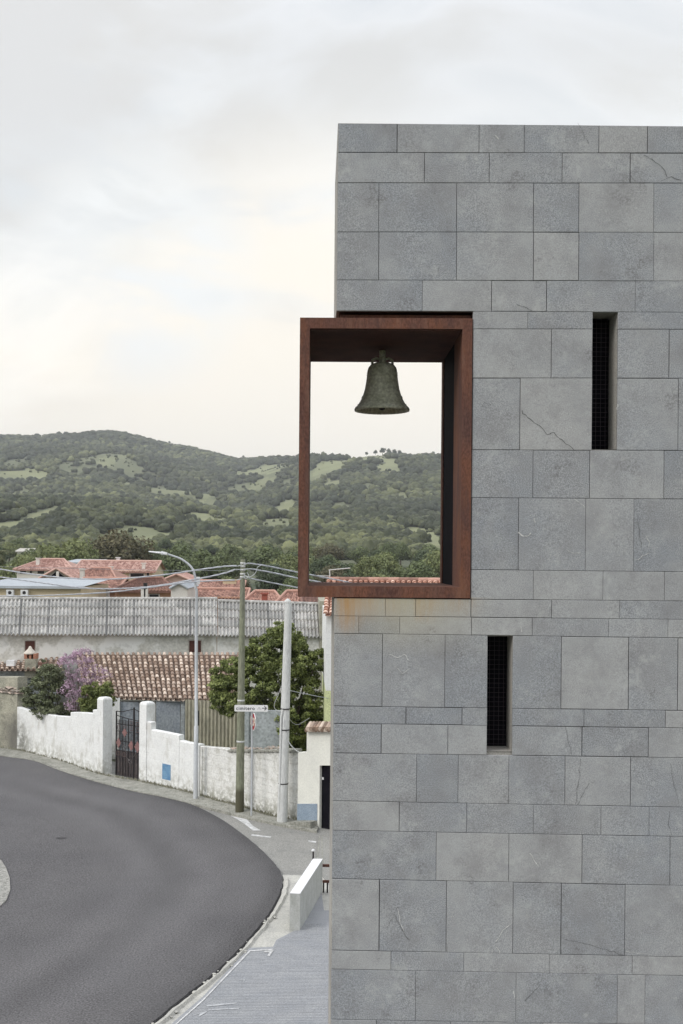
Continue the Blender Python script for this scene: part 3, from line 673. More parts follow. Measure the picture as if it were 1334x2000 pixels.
def block(us, ztop, zbot, t):
    j = .0012+.0035*sb.random()**2; w0 = sb.uniform(-.0015, .0015); c = .004
    ua, ub = us; 
    a = [(ua+j, zbot(ua)+j), (ub-j, zbot(ub)+j), (ub-j, ztop(ub)-j), (ua+j, ztop(ua)-j)]
    tl = sb.uniform(-.0012, .0012)
    fr = [Vector((p[0], w0+tl*(1 if i in (0, 3) else -1), p[1])) for i, p in enumerate(a)]
    cx = sum(p.x for p in fr)/4; cz = sum(p.z for p in fr)/4
    inn = [Vector((p.x+(c if p.x < cx else -c), p.y, p.z+(c if p.z < cz else -c))) for p in fr]
    mid = [Vector((p.x, p.y+c*.8, p.z)) for p in fr]; bk = [Vector((p.x, .05, p.z)) for p in fr]
    mb.poly(inn, t)
    for i in range(4):
        k = (i+1) % 4; mb.poly([fr[i] if 0 else mid[i], mid[k], inn[k], inn[i]], t); mb.poly([bk[i], bk[k], mid[k], mid[i]], t)
for k in range(len(rows_)-1):
    yl, yr_, sec, jx = rows_[k]; ym = (yl+rows_[k+1][0])/2
    u0 = UL if sec == 0 else ufr
    js = [u0]+[FC(x, ym+(x-650)*.012)[0] for x in jx]
    u = js[-1]
    wins = []
    if k in (5, 6, 7): wins.append(W1)
    if k in (13, 14, 15): wins.append(W2)
    for w in wins:
        js = [q for q in js if not (w[0]-.15 < q < w[1]+.15) or q == u0]+[w[0], w[1]]
    js.sort(); u = js[-1]
    if u < FC(1334, ym)[0]-.05 and k in (5, 16): u = js[-1]
    while u < UR-.3:
        u += sb.uniform(.45, 1.0)
        if u > UR-.3: u = UR
        js.append(u)
    if js[-1] < UR: js.append(UR)
    for i in range(len(js)-1):
        if any(abs(js[i]-w[0]) < 1e-6 for w in wins): continue
        t = special.get((k, i), sb.choice([sb.uniform(.0, .35), sb.uniform(.2, .6), sb.uniform(.5, .9)]))
        zt = (lambda uu: rowz(k, uu)); zb = (lambda uu: max(rowz(k+1, uu), .0))
        if zt(js[i]) < .05: continue
        if k == 4 or k == 12 or k == 15 or k == 7: pass
        block((js[i], js[i+1]), zt, zb, t)
clad_mb = mb
# body of the wall behind the slabs, with the two slit openings left free
ZT = rowz(0, UL)-.012; zf1 = rowz(5, UL); zf0 = rowz(11, UL)
ztop = lambda uu: rowz(0, uu)-.004
core = MB(); w0c, w1c = .022, DEP-.03
def cbox(u0, u1, z0, z1, wa=w0c, wb=w1c): core.box((u0, wa, z0), (u1, wb, z1))
e = .012; SD = .36
cbox(UL+e, UR-e, zf1+e, rowz(0, UR)-.02)                          # above the opening
core.poly([(UL+e, w0c, rowz(0, UR)-.02), (UR-e, w0c, rowz(0, UR)-.02), (UL+e, w0c, ztop(UL))])
g_ = .052
cbox(UL+e, W2[0]-g_, -.3, zf0-e); cbox(W2[0]-g_, W2[1]+g_, -.3, W2[2]-g_); cbox(W2[0]-g_, W2[1]+g_, W2[3]+g_, zf0-e); cbox(W2[1]+g_, UR-e, -.3, zf0-e)
cbox(W2[0]-g_, W2[1]+g_, W2[2]-g_, W2[3]+g_, SD+.12, w1c)
cbox(ufr+e, W1[0]-g_, zf0-e, zf1+e); cbox(W1[0]-g_, W1[1]+g_, zf0-e, W1[2]-g_); cbox(W1[1]+g_, UR-e, zf0-e, zf1+e)
cbox(W1[0]-g_, W1[1]+g_, W1[2]-g_, zf1+e, SD+.12, w1c)
core.build('wall_core', MORT, tower)
# stone side return, top and back slabs
sd = MB()
zz = [rowz(k, UL) for k in range(len(rows_)) if rowz(k, UL) > 0]+[0]
for k in range(len(zz)-1):
    a, b = zz[k], zz[k+1]
    if b >= zf0-.01 or a > zf0+.01:
        if not (a > zf1+.01): continue
    for (wa, wb) in ((.03, .95), (.955, DEP-.03)):
        sd.box((UL-.002, wa, b+.003), (UL+.03, wb, a-.003), t=sb.random())
    x = UL
for k in range(len(rows_)-1):
    a = rowz(k, 3); b = max(0, rowz(k+1, 3)); u = UL if rows_[k][2] == 0 else ufr
    if a <= 0: continue
    while u < UR: 
        u2 = min(UR, u+sb.uniform(.6, 1.2)); sd.box((u+.003, DEP-.03, b+.003), (u2-.003, DEP, a-.003), t=sb.random()); u = u2
sd.box((UR-.03, .05, 0), (UR, DEP-.04, rowz(0, UR)-.02), t=.4)
sd.poly([(UL, .0, ztop(UL)), (UR, .0, ztop(UR)), (UR, DEP, ztop(UR)), (UL, DEP, ztop(UL))], t=.5)
sd.build('side_cladding', STSIDE, tower)
# stone around the bell opening (soffit above, ledge below)
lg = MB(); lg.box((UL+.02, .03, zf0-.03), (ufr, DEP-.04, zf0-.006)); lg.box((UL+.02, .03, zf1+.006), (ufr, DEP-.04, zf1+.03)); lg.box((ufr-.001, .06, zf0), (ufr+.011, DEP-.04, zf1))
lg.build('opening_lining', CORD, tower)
# slit windows
def slit(Wd, ragged):
    u0, u1, z0, z1 = Wd
    fr = MB(); 
    fr.box((u0-.05, .03, z0-.03), (u0-.001, SD, z1+.03), t=.3); fr.box((u1+.001, .03, z0-.03), (u1+.05, SD, z1+.03), t=.3)
    fr.box((u0-.05, .03, z1+.001), (u1+.05, SD, z1+.05), t=.3); fr.box((u0-.05, .03, z0-.05), (u1+.05, SD, z0-.001), t=.3)
    # flush faces into the room of the opening
    for q in ([(u0, .02, z0), (u0, .02, z1), (u0, SD, z1), (u0, SD, z0)], [(u1, .02, z0), (u1, SD, z0), (u1, SD, z1), (u1, .02, z1)],
              [(u0, .02, z1), (u1, .02, z1), (u1, SD, z1), (u0, SD, z1)], [(u0, .02, z0), (u0, SD, z0), (u1, SD, z0), (u1, .02, z0)]): fr.poly(q, .4)
    f = fr.build('slit_window', STSIDE, tower)
    vd = MB(); vd.poly([(u0, SD+.1, z0), (u1, SD+.1, z0), (u1, SD+.1, z1), (u0, SD+.1, z1)])
    for q in ([(u0+.002, SD, z0), (u0+.002, SD, z1), (u0+.002, SD+.1, z1), (u0+.002, SD+.1, z0)], [(u1-.002, SD, z0), (u1-.002, SD, z1), (u1-.002, SD+.1, z1), (u1-.002, SD+.1, z0)],
              [(u0, SD, z1-.002), (u1, SD, z1-.002), (u1, SD+.1, z1-.002), (u0, SD+.1, z1-.002)], [(u0, SD, z0+.002), (u1, SD, z0+.002), (u1, SD+.1, z0+.002), (u0, SD+.1, z0+.002)]): vd.poly(q)
    vd.build('pane', DARK, f)  # near-black lining stands in for the unlit interior behind the grille
    gm = MB(); s = .05
    x = u0+s/2
    while x < u1: gm.box((x-.0018, SD-.004, z0), (x+.0018, SD, z1)); x += s
    z = z0+s/2
    while z < z1: gm.box((u0, SD-.009, z-.0018), (u1, SD-.005, z+.0018)); z += s
    gm.build('grille', GRIL, f)
slit(W1, 0); slit(W2, 1)
# corten frame
fu0, fz1 = FC(585.5, 621.5); fu0 = (fu0+FC(582, 1166)[0])/2; fz1 = FC(760, 621.5)[1]; fz0 = FC(750, 1167)[1]
fu1 = ufr-.006; t_ = .103; wF = -.012; wB = DEP-.02
fb = thing_dummy = None
frm = MB()
# front and back rims are one welded box section; hollow through
frm.box((fu0, wF, fz0), (fu0+t_, wB, fz1)); frm.box((fu0+t_, wF, fz1-t_-.008), (fu1, wB, fz1)); frm.box((fu0+t_, wF, fz0), (fu1, wB, fz0+t_+.012))
frm.box((fu1-t_, wF, fz0+t_+.012), (fu1, .70, fz1-t_-.008)); frm.box((fu1-t_, 1.80, fz0+t_+.012), (fu1, wB, fz1-t_-.008))
fo = frm.build('bell_frame', COR, tower)
fi = MB(); fi.box((fu1-t_+.012, .70, fz0+t_+.012), (fu1, 1.80, fz1-t_-.008)); fi.build('recess_dark_panel', DARK, fo)  # near-flush panel whose dark colour stands in for a shaded opening
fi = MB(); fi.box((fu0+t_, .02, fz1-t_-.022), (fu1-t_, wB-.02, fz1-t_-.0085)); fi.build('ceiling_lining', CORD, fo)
fi = MB(); fi.box((fu0+.42, .10, fz1+.022), (fu1, DEP-.3, fz1+.055)); fi.box((fu0+.42, .16, fz1), (fu0+.47, DEP-.3, fz1+.022)); fi.build('support_rail', COR, fo)
fi = MB(); uu = fu1-t_+.045; fi.tube([(uu, .80, fz0+t_+.02), (uu, .80, fz0+1.0), (uu, .80, fz0+1.65)], .012, 8); fi.tube([(uu, .74, fz0+t_+.2), (uu, .86, fz0+t_+.2)], .018, 6)
fi.build('conduit', GALV, fo)
# rust run-off marks: thin stains on the slabs are part of the stone's colour
s_m = 'basalt'
nt = m_nodes[s_m][0]
def around_x(u, w):
    nt = m_nodes[s_m][0]; g_ = nt.nodes.new('ShaderNodeNewGeometry'); sp = nt.nodes.new('ShaderNodeSeparateXYZ'); nt.links.new(g_.outputs['Position'], sp.inputs[0])
    a = nt.nodes.new('ShaderNodeMath'); a.operation = 'SUBTRACT'; nt.links.new(sp.outputs[0], a.inputs[0]); a.inputs[1].default_value = u
    b = nt.nodes.new('ShaderNodeMath'); b.operation = 'ABSOLUTE'; nt.links.new(a.outputs[0], b.inputs[0])
    c = nt.nodes.new('ShaderNodeMapRange'); c.inputs[1].default_value = 0; c.inputs[2].default_value = w; c.inputs[3].default_value = 1; c.inputs[4].default_value = 0; nt.links.new(b.outputs[0], c.inputs[0]); return c.outputs[0]
zb_ = zf0
below = fm(s_m, z_mask(s_m, zb_, zb_-.42), z_mask(s_m, zb_+.03, zb_+.031), 'MULTIPLY')
below = fm(s_m, fm(s_m, z_mask(s_m, zb_-.42, zb_), 1.0, 'SUBTRACT'), 0)  if False else below
def vfade(z0, z1):   # 1 at z0, 0 at z1 below, 0 above z0
    nt = m_nodes[s_m][0]; g_ = nt.nodes.new('ShaderNodeNewGeometry'); sp = nt.nodes.new('ShaderNodeSeparateXYZ'); nt.links.new(g_.outputs['Position'], sp.inputs[0])
    c = nt.nodes.new('ShaderNodeMapRange'); c.inputs[1].default_value = z1; c.inputs[2].default_value = z0; c.inputs[3].default_value = 0; c.inputs[4].default_value = 1; nt.links.new(sp.outputs[2], c.inputs[0])
    d = nt.nodes.new('ShaderNodeMath'); d.operation = 'LESS_THAN'; nt.links.new(sp.outputs[2], d.inputs[0]); d.inputs[1].default_value = z0+.02
    return fm(s_m, c.outputs[0], d.outputs[0])
for (px, w, zl, k) in ((678, .09, .40, 2.0), (692, .12, .40, 1.2), (662, .16, .42, 1.1), (722, .13, .20, .8), (818, .07, .26, 2.0), (836, .16, .28, 1.1), (760, .32, .26, .75), (890, .30, .24, .6), (706, .2, .3, .9)):
    u = FC(px, 1190)[0]
    m_ = fm(s_m, fm(s_m, around_x(u, w), vfade(zb_, zb_-zl)), noise_mask(s_m, 9, .25, .65, stretch=(4, 4, .4), off=px)); m_ = fm(s_m, m_, k*.85)
    overlay(s_m, m_, (.40, .205, .065))
lw = fm(s_m, fm(s_m, around_x(FC(790, 1190)[0], 1.0), vfade(zb_, zb_-.62)), .8); overlay(s_m, lw, (.42, .39, .29))
# cracks in single slabs
ck = clad_mb; ck.cut.append(len(ck.f))
def crack(pts, w=.0035, seed=1):
    rd = random.Random(seed); q = []
    P2 = [Vector(FC(*p)) for p in pts]
    for i in range(len(P2)-1):
        n = max(3, int((P2[i+1]-P2[i]).length/.035))
        for k in range(n): q.append(P2[i].lerp(P2[i+1], k/n)+Vector((rd.uniform(-.008, .008), rd.uniform(-.008, .008))))
    q.append(P2[-1])
    for i in range(len(q)-1):
        d = (q[i+1]-q[i]).normalized(); s = Vector((-d.y, d.x))*w*rd.uniform(.35, .9)
        ck.poly([(q[i].x-s.x, -.0042, q[i].y-s.y), (q[i+1].x-s.x*.8, -.0042, q[i+1].y-s.y*.8), (q[i+1].x+s.x*.8, -.0042, q[i+1].y+s.y*.8), (q[i].x+s.x, -.0042, q[i].y+s.y)])
crack([(1018, 803), (1030, 815), (1048, 828), (1070, 848), (1082, 845), (1104, 866), (1121, 879)], seed=2)
crack([(1258, 303), (1275, 312), (1296, 330), (1302, 345)], seed=3); crack([(1292, 352), (1310, 346), (1330, 352)], seed=4)
crack([(1133, 1482), (1130, 1525), (1124, 1570)], .0025, 5); crack([(1150, 1530), (1128, 1572)], .0025, 6)
crack([(1310, 1490), (1316, 1530), (1325, 1570)], .0025, 7); crack([(774, 1788), (776, 1800), (790, 1822), (800, 1836)], .003, 8); crack([(778, 1770), (765, 1795), (756, 1812)], .002, 9)
crack([(1103, 1416), (1110, 1450), (1116, 1474)], .0025, 10); crack([(1054, 1923), (1040, 1940), (1025, 1955)], .003, 11); crack([(1103, 1834), (1150, 1845), (1218, 1865)], .0025, 12)
crack([(1308, 1585), (1306, 1610), (1312, 1632)], .0025, 13); crack([(960, 792), (946, 786), (942, 794), (956, 797)], .0025, 14)
crack([(1244, 1010), (1248, 1040), (1253, 1065)], .002, 15); crack([(1010, 595), (1030, 602), (1040, 606)], .003, 16); crack([(1128, 241), (1140, 262), (1150, 280)], .002, 17)
ck.cut.append(len(ck.f))
crack([(1013, 1040), (1020, 1047), (1030, 1046), (1037, 1041)], .008, 21); crack([(1043, 1012), (1046, 1020)], .007, 22); crack([(1105, 1074), (1120, 1080), (1134, 1080)], .004, 23); crack([(1120, 975), (1132, 981), (1142, 991)], .003, 24)
crack([(1240, 1095), (1256, 1086), (1268, 1080)], .004, 25); crack([(1262, 1046), (1268, 1058), (1266, 1072)], .004, 26); crack([(1206, 790), (1205, 800)], .006, 27)
crack([(777, 1773), (780, 1787), (783, 1802), (790, 1822)], .005, 28); crack([(968, 1838), (982, 1818), (1000, 1802)], .005, 29); crack([(960, 1862), (970, 1850), (976, 1862)], .004, 30); crack([(1036, 1665), (1047, 1685), (1052, 1692)], .005, 31)
crack([(1018, 1222), (1019, 1234)], .006, 32); crack([(1222, 1858), (1250, 1862), (1275, 1864)], .003, 33); crack([(758, 1278), (775, 1284), (790, 1278), (800, 1290)], .005, 34); crack([(967, 266), (974, 272)], .008, 35)
crack([(1218, 1855), (1236, 1808)], .001, 36); crack([(770, 1300), (785, 1315), (800, 1306)], .004, 37); crack([(1002, 1935), (1005, 1948)], .006, 38)
clad_mb.build('stone_cladding', [STN, MORT, mat('pale_vein', (.64, .64, .63), (.44, .44, .44), scale=30)], tower)

# ------------------------------------------------------------------ bell
bY = 12+1.18; ctr = P(746, 805, bY)
cz = fz1-t_-.022
bz = P(746, 803, bY).z
bell = thing('church_bell', 'green patinated bronze bell hanging inside the rusty steel frame', 'bell', (ctr.x, bY, bz))
k = bY/F
prof = [(0.0, 94), (14, 94), (22, 91), (27, 85), (28.8, 79), (29.8, 68), (31.5, 56), (33.8, 42), (37.5, 30), (41.5, 21), (45.5, 14), (49, 9.5), (52.5, 6.5), (54, 3), (53.5, 0), (51, -.5), (48, 2), (44, 9), (39, 18), (34, 32), (30, 48), (27, 70), (25, 84), (0, 88)]
pr2 = []
for (r, z) in prof: pr2.append((r*k, z*k))
bb = MB(); bb.lathe((ctr.x, bY, bz), pr2, 48)
rg = bb
for zc, rc in ((26, 39.6), (28.6, 38.3), (74, 29.3), (70, 29.8), (12, 47.2)): rg.lathe((ctr.x, bY, bz), [((rc-.6)*k, (zc-1)*k), ((rc+1)*k, (zc)*k), ((rc-.8)*k, (zc+1)*k)], 48)
rg.build('bell_body', BRZ, bell)
cn = MB(); c3 = Vector((ctr.x, bY, bz))
for a in (0, 90, 180, 270):
    d = Vector((math.cos(R(a)), math.sin(R(a)), 0))
    cn.tube([c3+d*20*k+Vector((0, 0, 92*k)), c3+d*19*k+Vector((0, 0, 100*k)), c3+d*12*k+Vector((0, 0, 103*k)), c3+d*5*k+Vector((0, 0, 101*k))], 2.6*k, 8)
cn.build('crown_loops', BRZ, bell)
cn = MB(); cn.tube([c3+Vector((0, 0, 92*k)), (ctr.x, bY, cz)], [.042, .036], 12); cn.build('hanger', BRZ, bell)
cn = MB(); cn.tube([c3+Vector((0, 0, 88*k)), c3+Vector((0, 0, 10*k))], .012, 8); cn.lathe(c3+Vector((0, 0, 8*k)), [(0, -.04), (.03, -.03), (.04, 0), (.03, .03), (0, .04)], 12); cn.build('clapper', IRON, bell)

# ------------------------------------------------------------------ concrete block wall and corten rails beside the tower
bw = thing('low_concrete_wall', 'low freestanding board marked concrete wall with top coloured bright as lit from above', 'wall', G(575, 1823))
nA, nB = G(565.5, 1823), G(585.5, 1824); HH = .90
fA, fB = G(611.5, 1748), G(630, 1748)
mb = MB()
lo = [nA, nB, Vector((fB.x, 29.0, 0)), Vector((fA.x, 29.0, 0))]
lo[2].x = P(630, 1683, 29).x; lo[3].x = P(611.5, 1683, 29).x
hi_ = [p+Vector((0, 0, HH)) for p in lo]
for i in range(4): mb.poly([lo[i], lo[(i+1) % 4], hi_[(i+1) % 4], hi_[i]])
mb.poly(hi_); mb.build('wall_body', BLKC, bw)
mb = MB(); hh2 = [p+Vector((0, 0, HH+.003)) for p in lo]; h3 = [p+Vector((0, 0, .012)) for p in hh2]
mb.poly(h3)
for i in range(4): mb.poly([hh2[i], hh2[(i+1) % 4], h3[(i+1) % 4], h3[i]])
mb.build('coping', BLKT, bw)  # thin sheet; its pale colour imitates overhead light on the wall top
hr = thing('handrail', 'rusty steel handrail between low wall and the tower corner', 'handrail', G(637, 1760))
RY_ = 29.06
for py in (1690.5, 1721.5):
    mb = MB(); a1 = P(630, py, RY_); b1 = P(652, py, RY_); mb.box((a1.x, RY_-.03, a1.z-.03), (b1.x, RY_+.03, a1.z+.03)); mb.build('rail', COR, hr)
for px_, py in ((632, 1722), (639.5, 1722), (650, 1691)):
    mb = MB(); p_ = P(px_, py, RY_); mb.box((p_.x-.02, RY_-.02, .05), (p_.x+.02, RY_+.02, p_.z-.03)); mb.build('post', IRON, hr)
ps = G(611.5, 1700); pt = thing('marker_post', 'thin dark post with white cap behind the low concrete wall', 'post', ps)
mb = MB(); mb.tube([ps, (ps.x, ps.y, .52)], .022, 8); mb.build('post', IRON, pt)
mb = MB(); mb.lathe((ps.x, ps.y, .52), [(0, 0), (.05, 0), (.055, .03), (.02, .06), (0, .07)], 12); mb.build('cap', PLAS, pt)

# ------------------------------------------------------------------ garden walls
def wallrun(mb, pts, tops, th=.24, t=.5, zlow=0.0):
    """pts: ground points along the front face, tops: heights"""
    n = len(pts); fr = []; bk = []
    for i, p in enumerate(pts):
        d = (pts[min(i+1, n-1)]-pts[max(i-1, 0)]).normalized(); nb = Vector((-d.y, d.x, 0)); nb = nb if nb.y > 0 else -nb
        fr.append(p); bk.append(p+nb*th)
    z = lambda p, h: Vector((p.x, p.y, h))
    rows = [[z(p, zlow) for p in fr], [z(p, zlow+(h-zlow)*.5) for p, h in zip(fr, tops)], [z(p, h-.02) for p, h in zip(fr, tops)], [z(p+(q-p)*.1, h) for p, q, h in zip(fr, bk, tops)], [z(p+(q-p)*.9, h) for p, q, h in zip(fr, bk, tops)], [z(p, h-.02) for p, h in zip(bk, tops)], [z(p, zlow) for p in bk]]
    mb.grid(rows, t, False)
    mb.poly([r[0] for r in rows], t); mb.poly([r[-1] for r in reversed(rows)], t)
def gpts(px): return [G(px_, float(np.interp(px_, [a for a, b in kw], [b for a, b in kw]))) for px_ in px]
def htop(p, px, py): return P(px, py, p.y).z
def seg(pxs, pys, n=1):
    pp = gpts(pxs); return pp, [htop(p, x, y) for p, x, y in zip(pp, pxs, pys)]
def near(name, p, rad):
    nt = m_nodes[name][0]; g_ = nt.nodes.new('ShaderNodeNewGeometry'); d = nt.nodes.new('ShaderNodeVectorMath'); d.operation = 'DISTANCE'; nt.links.new(g_.outputs['Position'], d.inputs[0]); d.inputs[1].default_value = tuple(p)
    c = nt.nodes.new('ShaderNodeMapRange'); c.inputs[1].default_value = rad*.3; c.inputs[2].default_value = rad; c.inputs[3].default_value = 1; c.inputs[4].default_value = 0; nt.links.new(d.outputs['Value'], c.inputs[0]); return c.outputs[0]
q0 = gpts([36])[0]
overlay('whitewash', fm('whitewash', fm('whitewash', near('whitewash', q0+Vector((0, 0, .5)), 1.2), noise_mask('whitewash', 4, .32, .55, off=5)), .9), (.20, .20, .18))
overlay('lichened_render', fm('lichened_render', near('lichened_render', G(33, 1469)+Vector((0, 0, .6)), 1.3), .8), (.11, .105, .10))
mk = G(120, 1637, .077); sheet('road_patch', [(mk.x+.16*math.cos(a)*(1+.3*math.sin(3*a)), mk.y+.10*math.sin(a)) for a in np.linspace(0, 5.9, 12)], .077, ASPE)
gw = thing('garden_wall', 'whitewashed garden wall left of the gate with curved top', 'wall', gpts([120])[0])
mb = MB(); px = list(range(33, 138, 8))+[137]
a, h = seg(px, [float(np.interp(x, [33, 45, 60, 85, 110, 137], [1381, 1385, 1389, 1394, 1398, 1400]))+random.uniform(-1, 1)*.6 for x in px]); wallrun(mb, a, h)
a, h = seg([137, 150, 165, 181], [1391, 1391, 1392, 1393.5]); wallrun(mb, a, h); a, h = seg([180.5, 191], [1386, 1387]); wallrun(mb, a, h)
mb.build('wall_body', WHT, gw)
def pier(px, ptop, name_par, m=WHT, w=.42, mat2=None):
    p = gpts([px])[0]; q = gpts([px+12])[0]; d = (q-p).normalized(); nb = Vector((-d.y, d.x, 0)); nb = nb if nb.y > 0 else -nb
    h = P(px+6, ptop, p.y).z; mb = MB(); s = -.03
    a = [p+nb*s, p+d*w+nb*s, p+d*w+nb*(w+s), p+nb*(w+s)]
    lv = [0, h*.5, h-.10, h-.04, h]; ins = [0, 0, 0, .02, .07]; c = sum(a, Vector())/4
    mb.grid([[Vector(((c+(v-c)*(1-i/w*2)).x, (c+(v-c)*(1-i/w*2)).y, l)) for v in a] for l, i in zip(lv, ins)], .5, False, True)
    top = [c+(v-c)*(1-.07/w*2) for v in a]; mb.poly([Vector((v.x, v.y, h)) for v in top])
    return mb.build('gate_pier', m, name_par)
pier(190, 1361, gw)
gw2 = thing('garden_wall', 'whitewashed garden wall right of the gate stepping down to the lamp', 'wall', gpts([330])[0])
pier(272.5, 1370, gw2)
mb = MB()
a, h = seg([283, 294], [1408, 1411]); wallrun(mb, a, h)
a, h = seg([294, 305, 320, 335, 349], [1425, 1427, 1430, 1433, 1436]); wallrun(mb, a, h); a, h = seg([349.5, 360, 370, 382, 388], [1446, 1449, 1451, 1453, 1454]); wallrun(mb, a, h)
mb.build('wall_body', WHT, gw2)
bp = MB(); a = gpts([317, 333]); d = (a[1]-a[0]).normalized(); nb = Vector((d.y, -d.x, 0)); nb = nb if nb.y < 0 else -nb
z1, z0 = P(325, 1491, a[0].y).z, P(325, 1521, a[0].y).z
f_ = [a[0]+nb*.012, a[1]+nb*.012]; bp.poly([(f_[0].x, f_[0].y, z0), (f_[1].x, f_[1].y, z0), (f_[1].x, f_[1].y, z1), (f_[0].x, f_[0].y, z1)])
for q in (0, 1): bp.poly([(a[q].x, a[q].y, z0), (f_[q].x, f_[q].y, z0), (f_[q].x, f_[q].y, z1), (a[q].x, a[q].y, z1)])
bp.poly([(a[0].x, a[0].y, z1), (f_[0].x, f_[0].y, z1), (f_[1].x, f_[1].y, z1), (a[1].x, a[1].y, z1)]); bp.build('meter_door', BLUE, gw2)
gw3 = thing('garden_wall', 'stained peeling white wall with rubble top behind the poles', 'wall', gpts([500])[0])
mb = MB(); px = list(range(389, 581, 8))+[581]; a, h = seg(px, [float(np.interp(x, [389, 440, 441, 470, 581], [1457, 1462, 1465, 1467, 1469]))+random.uniform(-1, 1)*.5 for x in px]); wallrun(mb, a, h, .26)
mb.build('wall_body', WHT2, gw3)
mb = MB(); cp = [x for x in px if x > 438]; a, h = seg(cp, [1466]*len(cp)); a2 = [p+Vector((-.03, -.04, 0)) for p in a]
for q_ in range(len(a2)-1): wallrun(mb, a2[q_:q_+2], [h[q_]+.03+.01*(q_ % 3), h[q_+1]+.03+.01*(q_ % 2)], .34, zlow=h[q_]-.03)
mb.build('coping', KERB, gw3)
rb_ = MB(); rd = random.Random(9)
for i in range(46):
    x = rd.uniform(424, 545); p = gpts([x])[0]; zt = P(x, 1466, p.y).z+.03; s = rd.uniform(.04, .13)
    v, f = ico(1)
    for tri in f: rb_.poly([Vector((p.x+.12+v[q][0]*s*1.3*(.7+.3*math.sin(q*7+i)), p.y+.15+v[q][1]*s, zt+.02+v[q][2]*s*.7*(.7+.4*math.cos(q*5+i)))) for q in tri], t=rd.random())
rb_.build('rubble', mat('broken_tile_rubble', (.45, .42, .37), (.30, .28, .25), tint=.3, tcol=(.42, .30, .24), scale=6), gw3)
# portal with dark door
pw = thing('gateway_wall', 'cream rendered gateway with tiled top and dark narrow door', 'wall', gpts([600])[0])
pA, pB = G(581, 1612), G(662, 1626)
def onw(px): t = (px-581)/(662-581); return pA.lerp(pB, t)
mb = MB(); Yp = lambda px: onw(px).y
def pslab(x0, x1, y0, y1, off=0, m=mb, th=.3):   # vertical slab between photo columns, heights from photo rows
    a, b = onw(x0), onw(x1); d = (b-a).normalized(); nb = Vector((-d.y, d.x, 0)); a = a-nb*off; b = b-nb*off
    z0a = 0 if y1 is None else P(x0, y1, a.y).z; z0b = 0 if y1 is None else P(x1, y1, b.y).z; z1a, z1b = P(x0, y0, a.y).z, P(x1, y0, b.y).z
    A_, B_ = a+nb*th, b+nb*th
    q = [(a, z0a), (b, z0b), (b, z1b), (a, z1a)]; r = [(A_, z0a), (B_, z0b), (B_, z1b), (A_, z1a)]
    v = lambda e: Vector((e[0].x, e[0].y, e[1]))
    m.poly([v(e) for e in q]); m.poly([v(e) for e in reversed(r)])
    for i in range(4): m.poly([v(q[i]), v(r[i]), v(r[(i+1) % 4]), v(q[(i+1) % 4])])
pslab(581, 598, 1470, None); pslab(598, 624, 1425, None); pslab(624, 662, 1425, 1495); 
mb.build('wall_body', CREAMW, pw)
mb = MB(); pslab(598, 622, 1470, 1494, .01, mb, .02) if False else None
mb = MB(); pslab(624.2, 660, 1495.5, None, -.12, mb, .05); dr = mb.build('door', DARK, pw)
mb = MB(); pslab(624.5, 628, 1518, 1523, -.10, mb, .05); mb.build('handle', PLAS, dr)
mb = MB(); pslab(580.5, 620, 1570, 1604, .012, mb, .05); mb.build('meter_door', SLB, pw)
mb = MB(); pslab(578, 619, 1606, None, .35, mb, .36); mb.build('step', KERB, pw)
tl = MB(); 
for i, x in enumerate(np.arange(600, 662, 6.2)):
    for s in range(2):
        p = onw(x+s*3.1); z = P(x, 1424, p.y).z
        tl.tube([(p.x-.05, p.y-.16, z-.02+.05*s), (p.x+.05, p.y+.34, z+.10+.05*s)], [.075 if s else .06, .06], 8, t=random.random())
tl.build('roof_tiles', TILE, pw)
# beige lichened wall at far left
lw_ = thing('rendered_wall', 'lichen stained beige wall end with ragged stone top', 'wall', G(15, 1466))
mb = MB(); a = [G(x, y) for x, y in ((-300, 1418), (-150, 1440), (0, 1463.5), (24, 1467), (33, 1469))]; h = [P(10, 1322, p.y).z for p in a]; wallrun(mb, a, h, .5); mb.build('wall_body', BEIG, lw_)
cpst = MB(); rd = random.Random(2)
for i in range(60):
    t = rd.random(); p = a[1].lerp(a[3], t) if rd.random() < .6 else a[2].lerp(a[4], rd.random()); s = rd.uniform(.10, .28)
    v, f = ico(1)
    for tri in f: cpst.poly([Vector((p.x+.1+v[q][0]*s*1.4, p.y+.15+v[q][1]*s*1.2, h[0]+.04+rd.uniform(0, .01)+(i % 3)*.10+v[q][2]*s*.3)) for q in tri], t=rd.random())
cpst.build('coping_stones', mat('coping_stones', (.33, .29, .25), (.22, .20, .18), tint=.35, tcol=(.42, .34, .29), scale=5), lw_)

# iron gate
gp = gpts([221, 271]); gd = (gp[1]-gp[0]); gl = gd.length; gd.normalize(); gn = Vector((-gd.y, gd.x, 0))
gate = thing('iron_gate', 'black wrought iron gate with faded pink diamond ornaments', 'gate', gp[0])
def gpnt(s, z, off=.12): p = gp[0]+gd*(s*gl)+gn*off; return Vector((p.x, p.y, z+.08))
Hg = 2.45
ib = MB()
def gbar(a, b, r=.014): ib.tube([gpnt(*a), gpnt(*b)], r, 6)
for s, h, r in ((.02, 2.50, .03), (.27, 2.30, .013), (.50, 2.28, .016), (.71, 2.72, .035), (.98, 2.25, .03)): gbar((s, 0), (s, h), r)
gbar((.02, 2.50), (.25, 2.50), .016); gbar((.25, 2.50), (.71, 2.66), .016); gbar((.71, 2.66), (.98, 2.56), .016)
for z in (.06, .78, 1.02, 1.38, 1.75, 2.02): gbar((.02, z), (.98, z), .014)
gbar((.02, 2.34), (.50, 2.26), .016); gbar((.5, 2.26), (.98, 2.22), .016)
for s in (.14, .385, .60, .85): gbar((s, .05), (s, 2.2), .008)
for k in range(7): gbar((.06+k*.13, .1), (.06+k*.13, .74), .006)
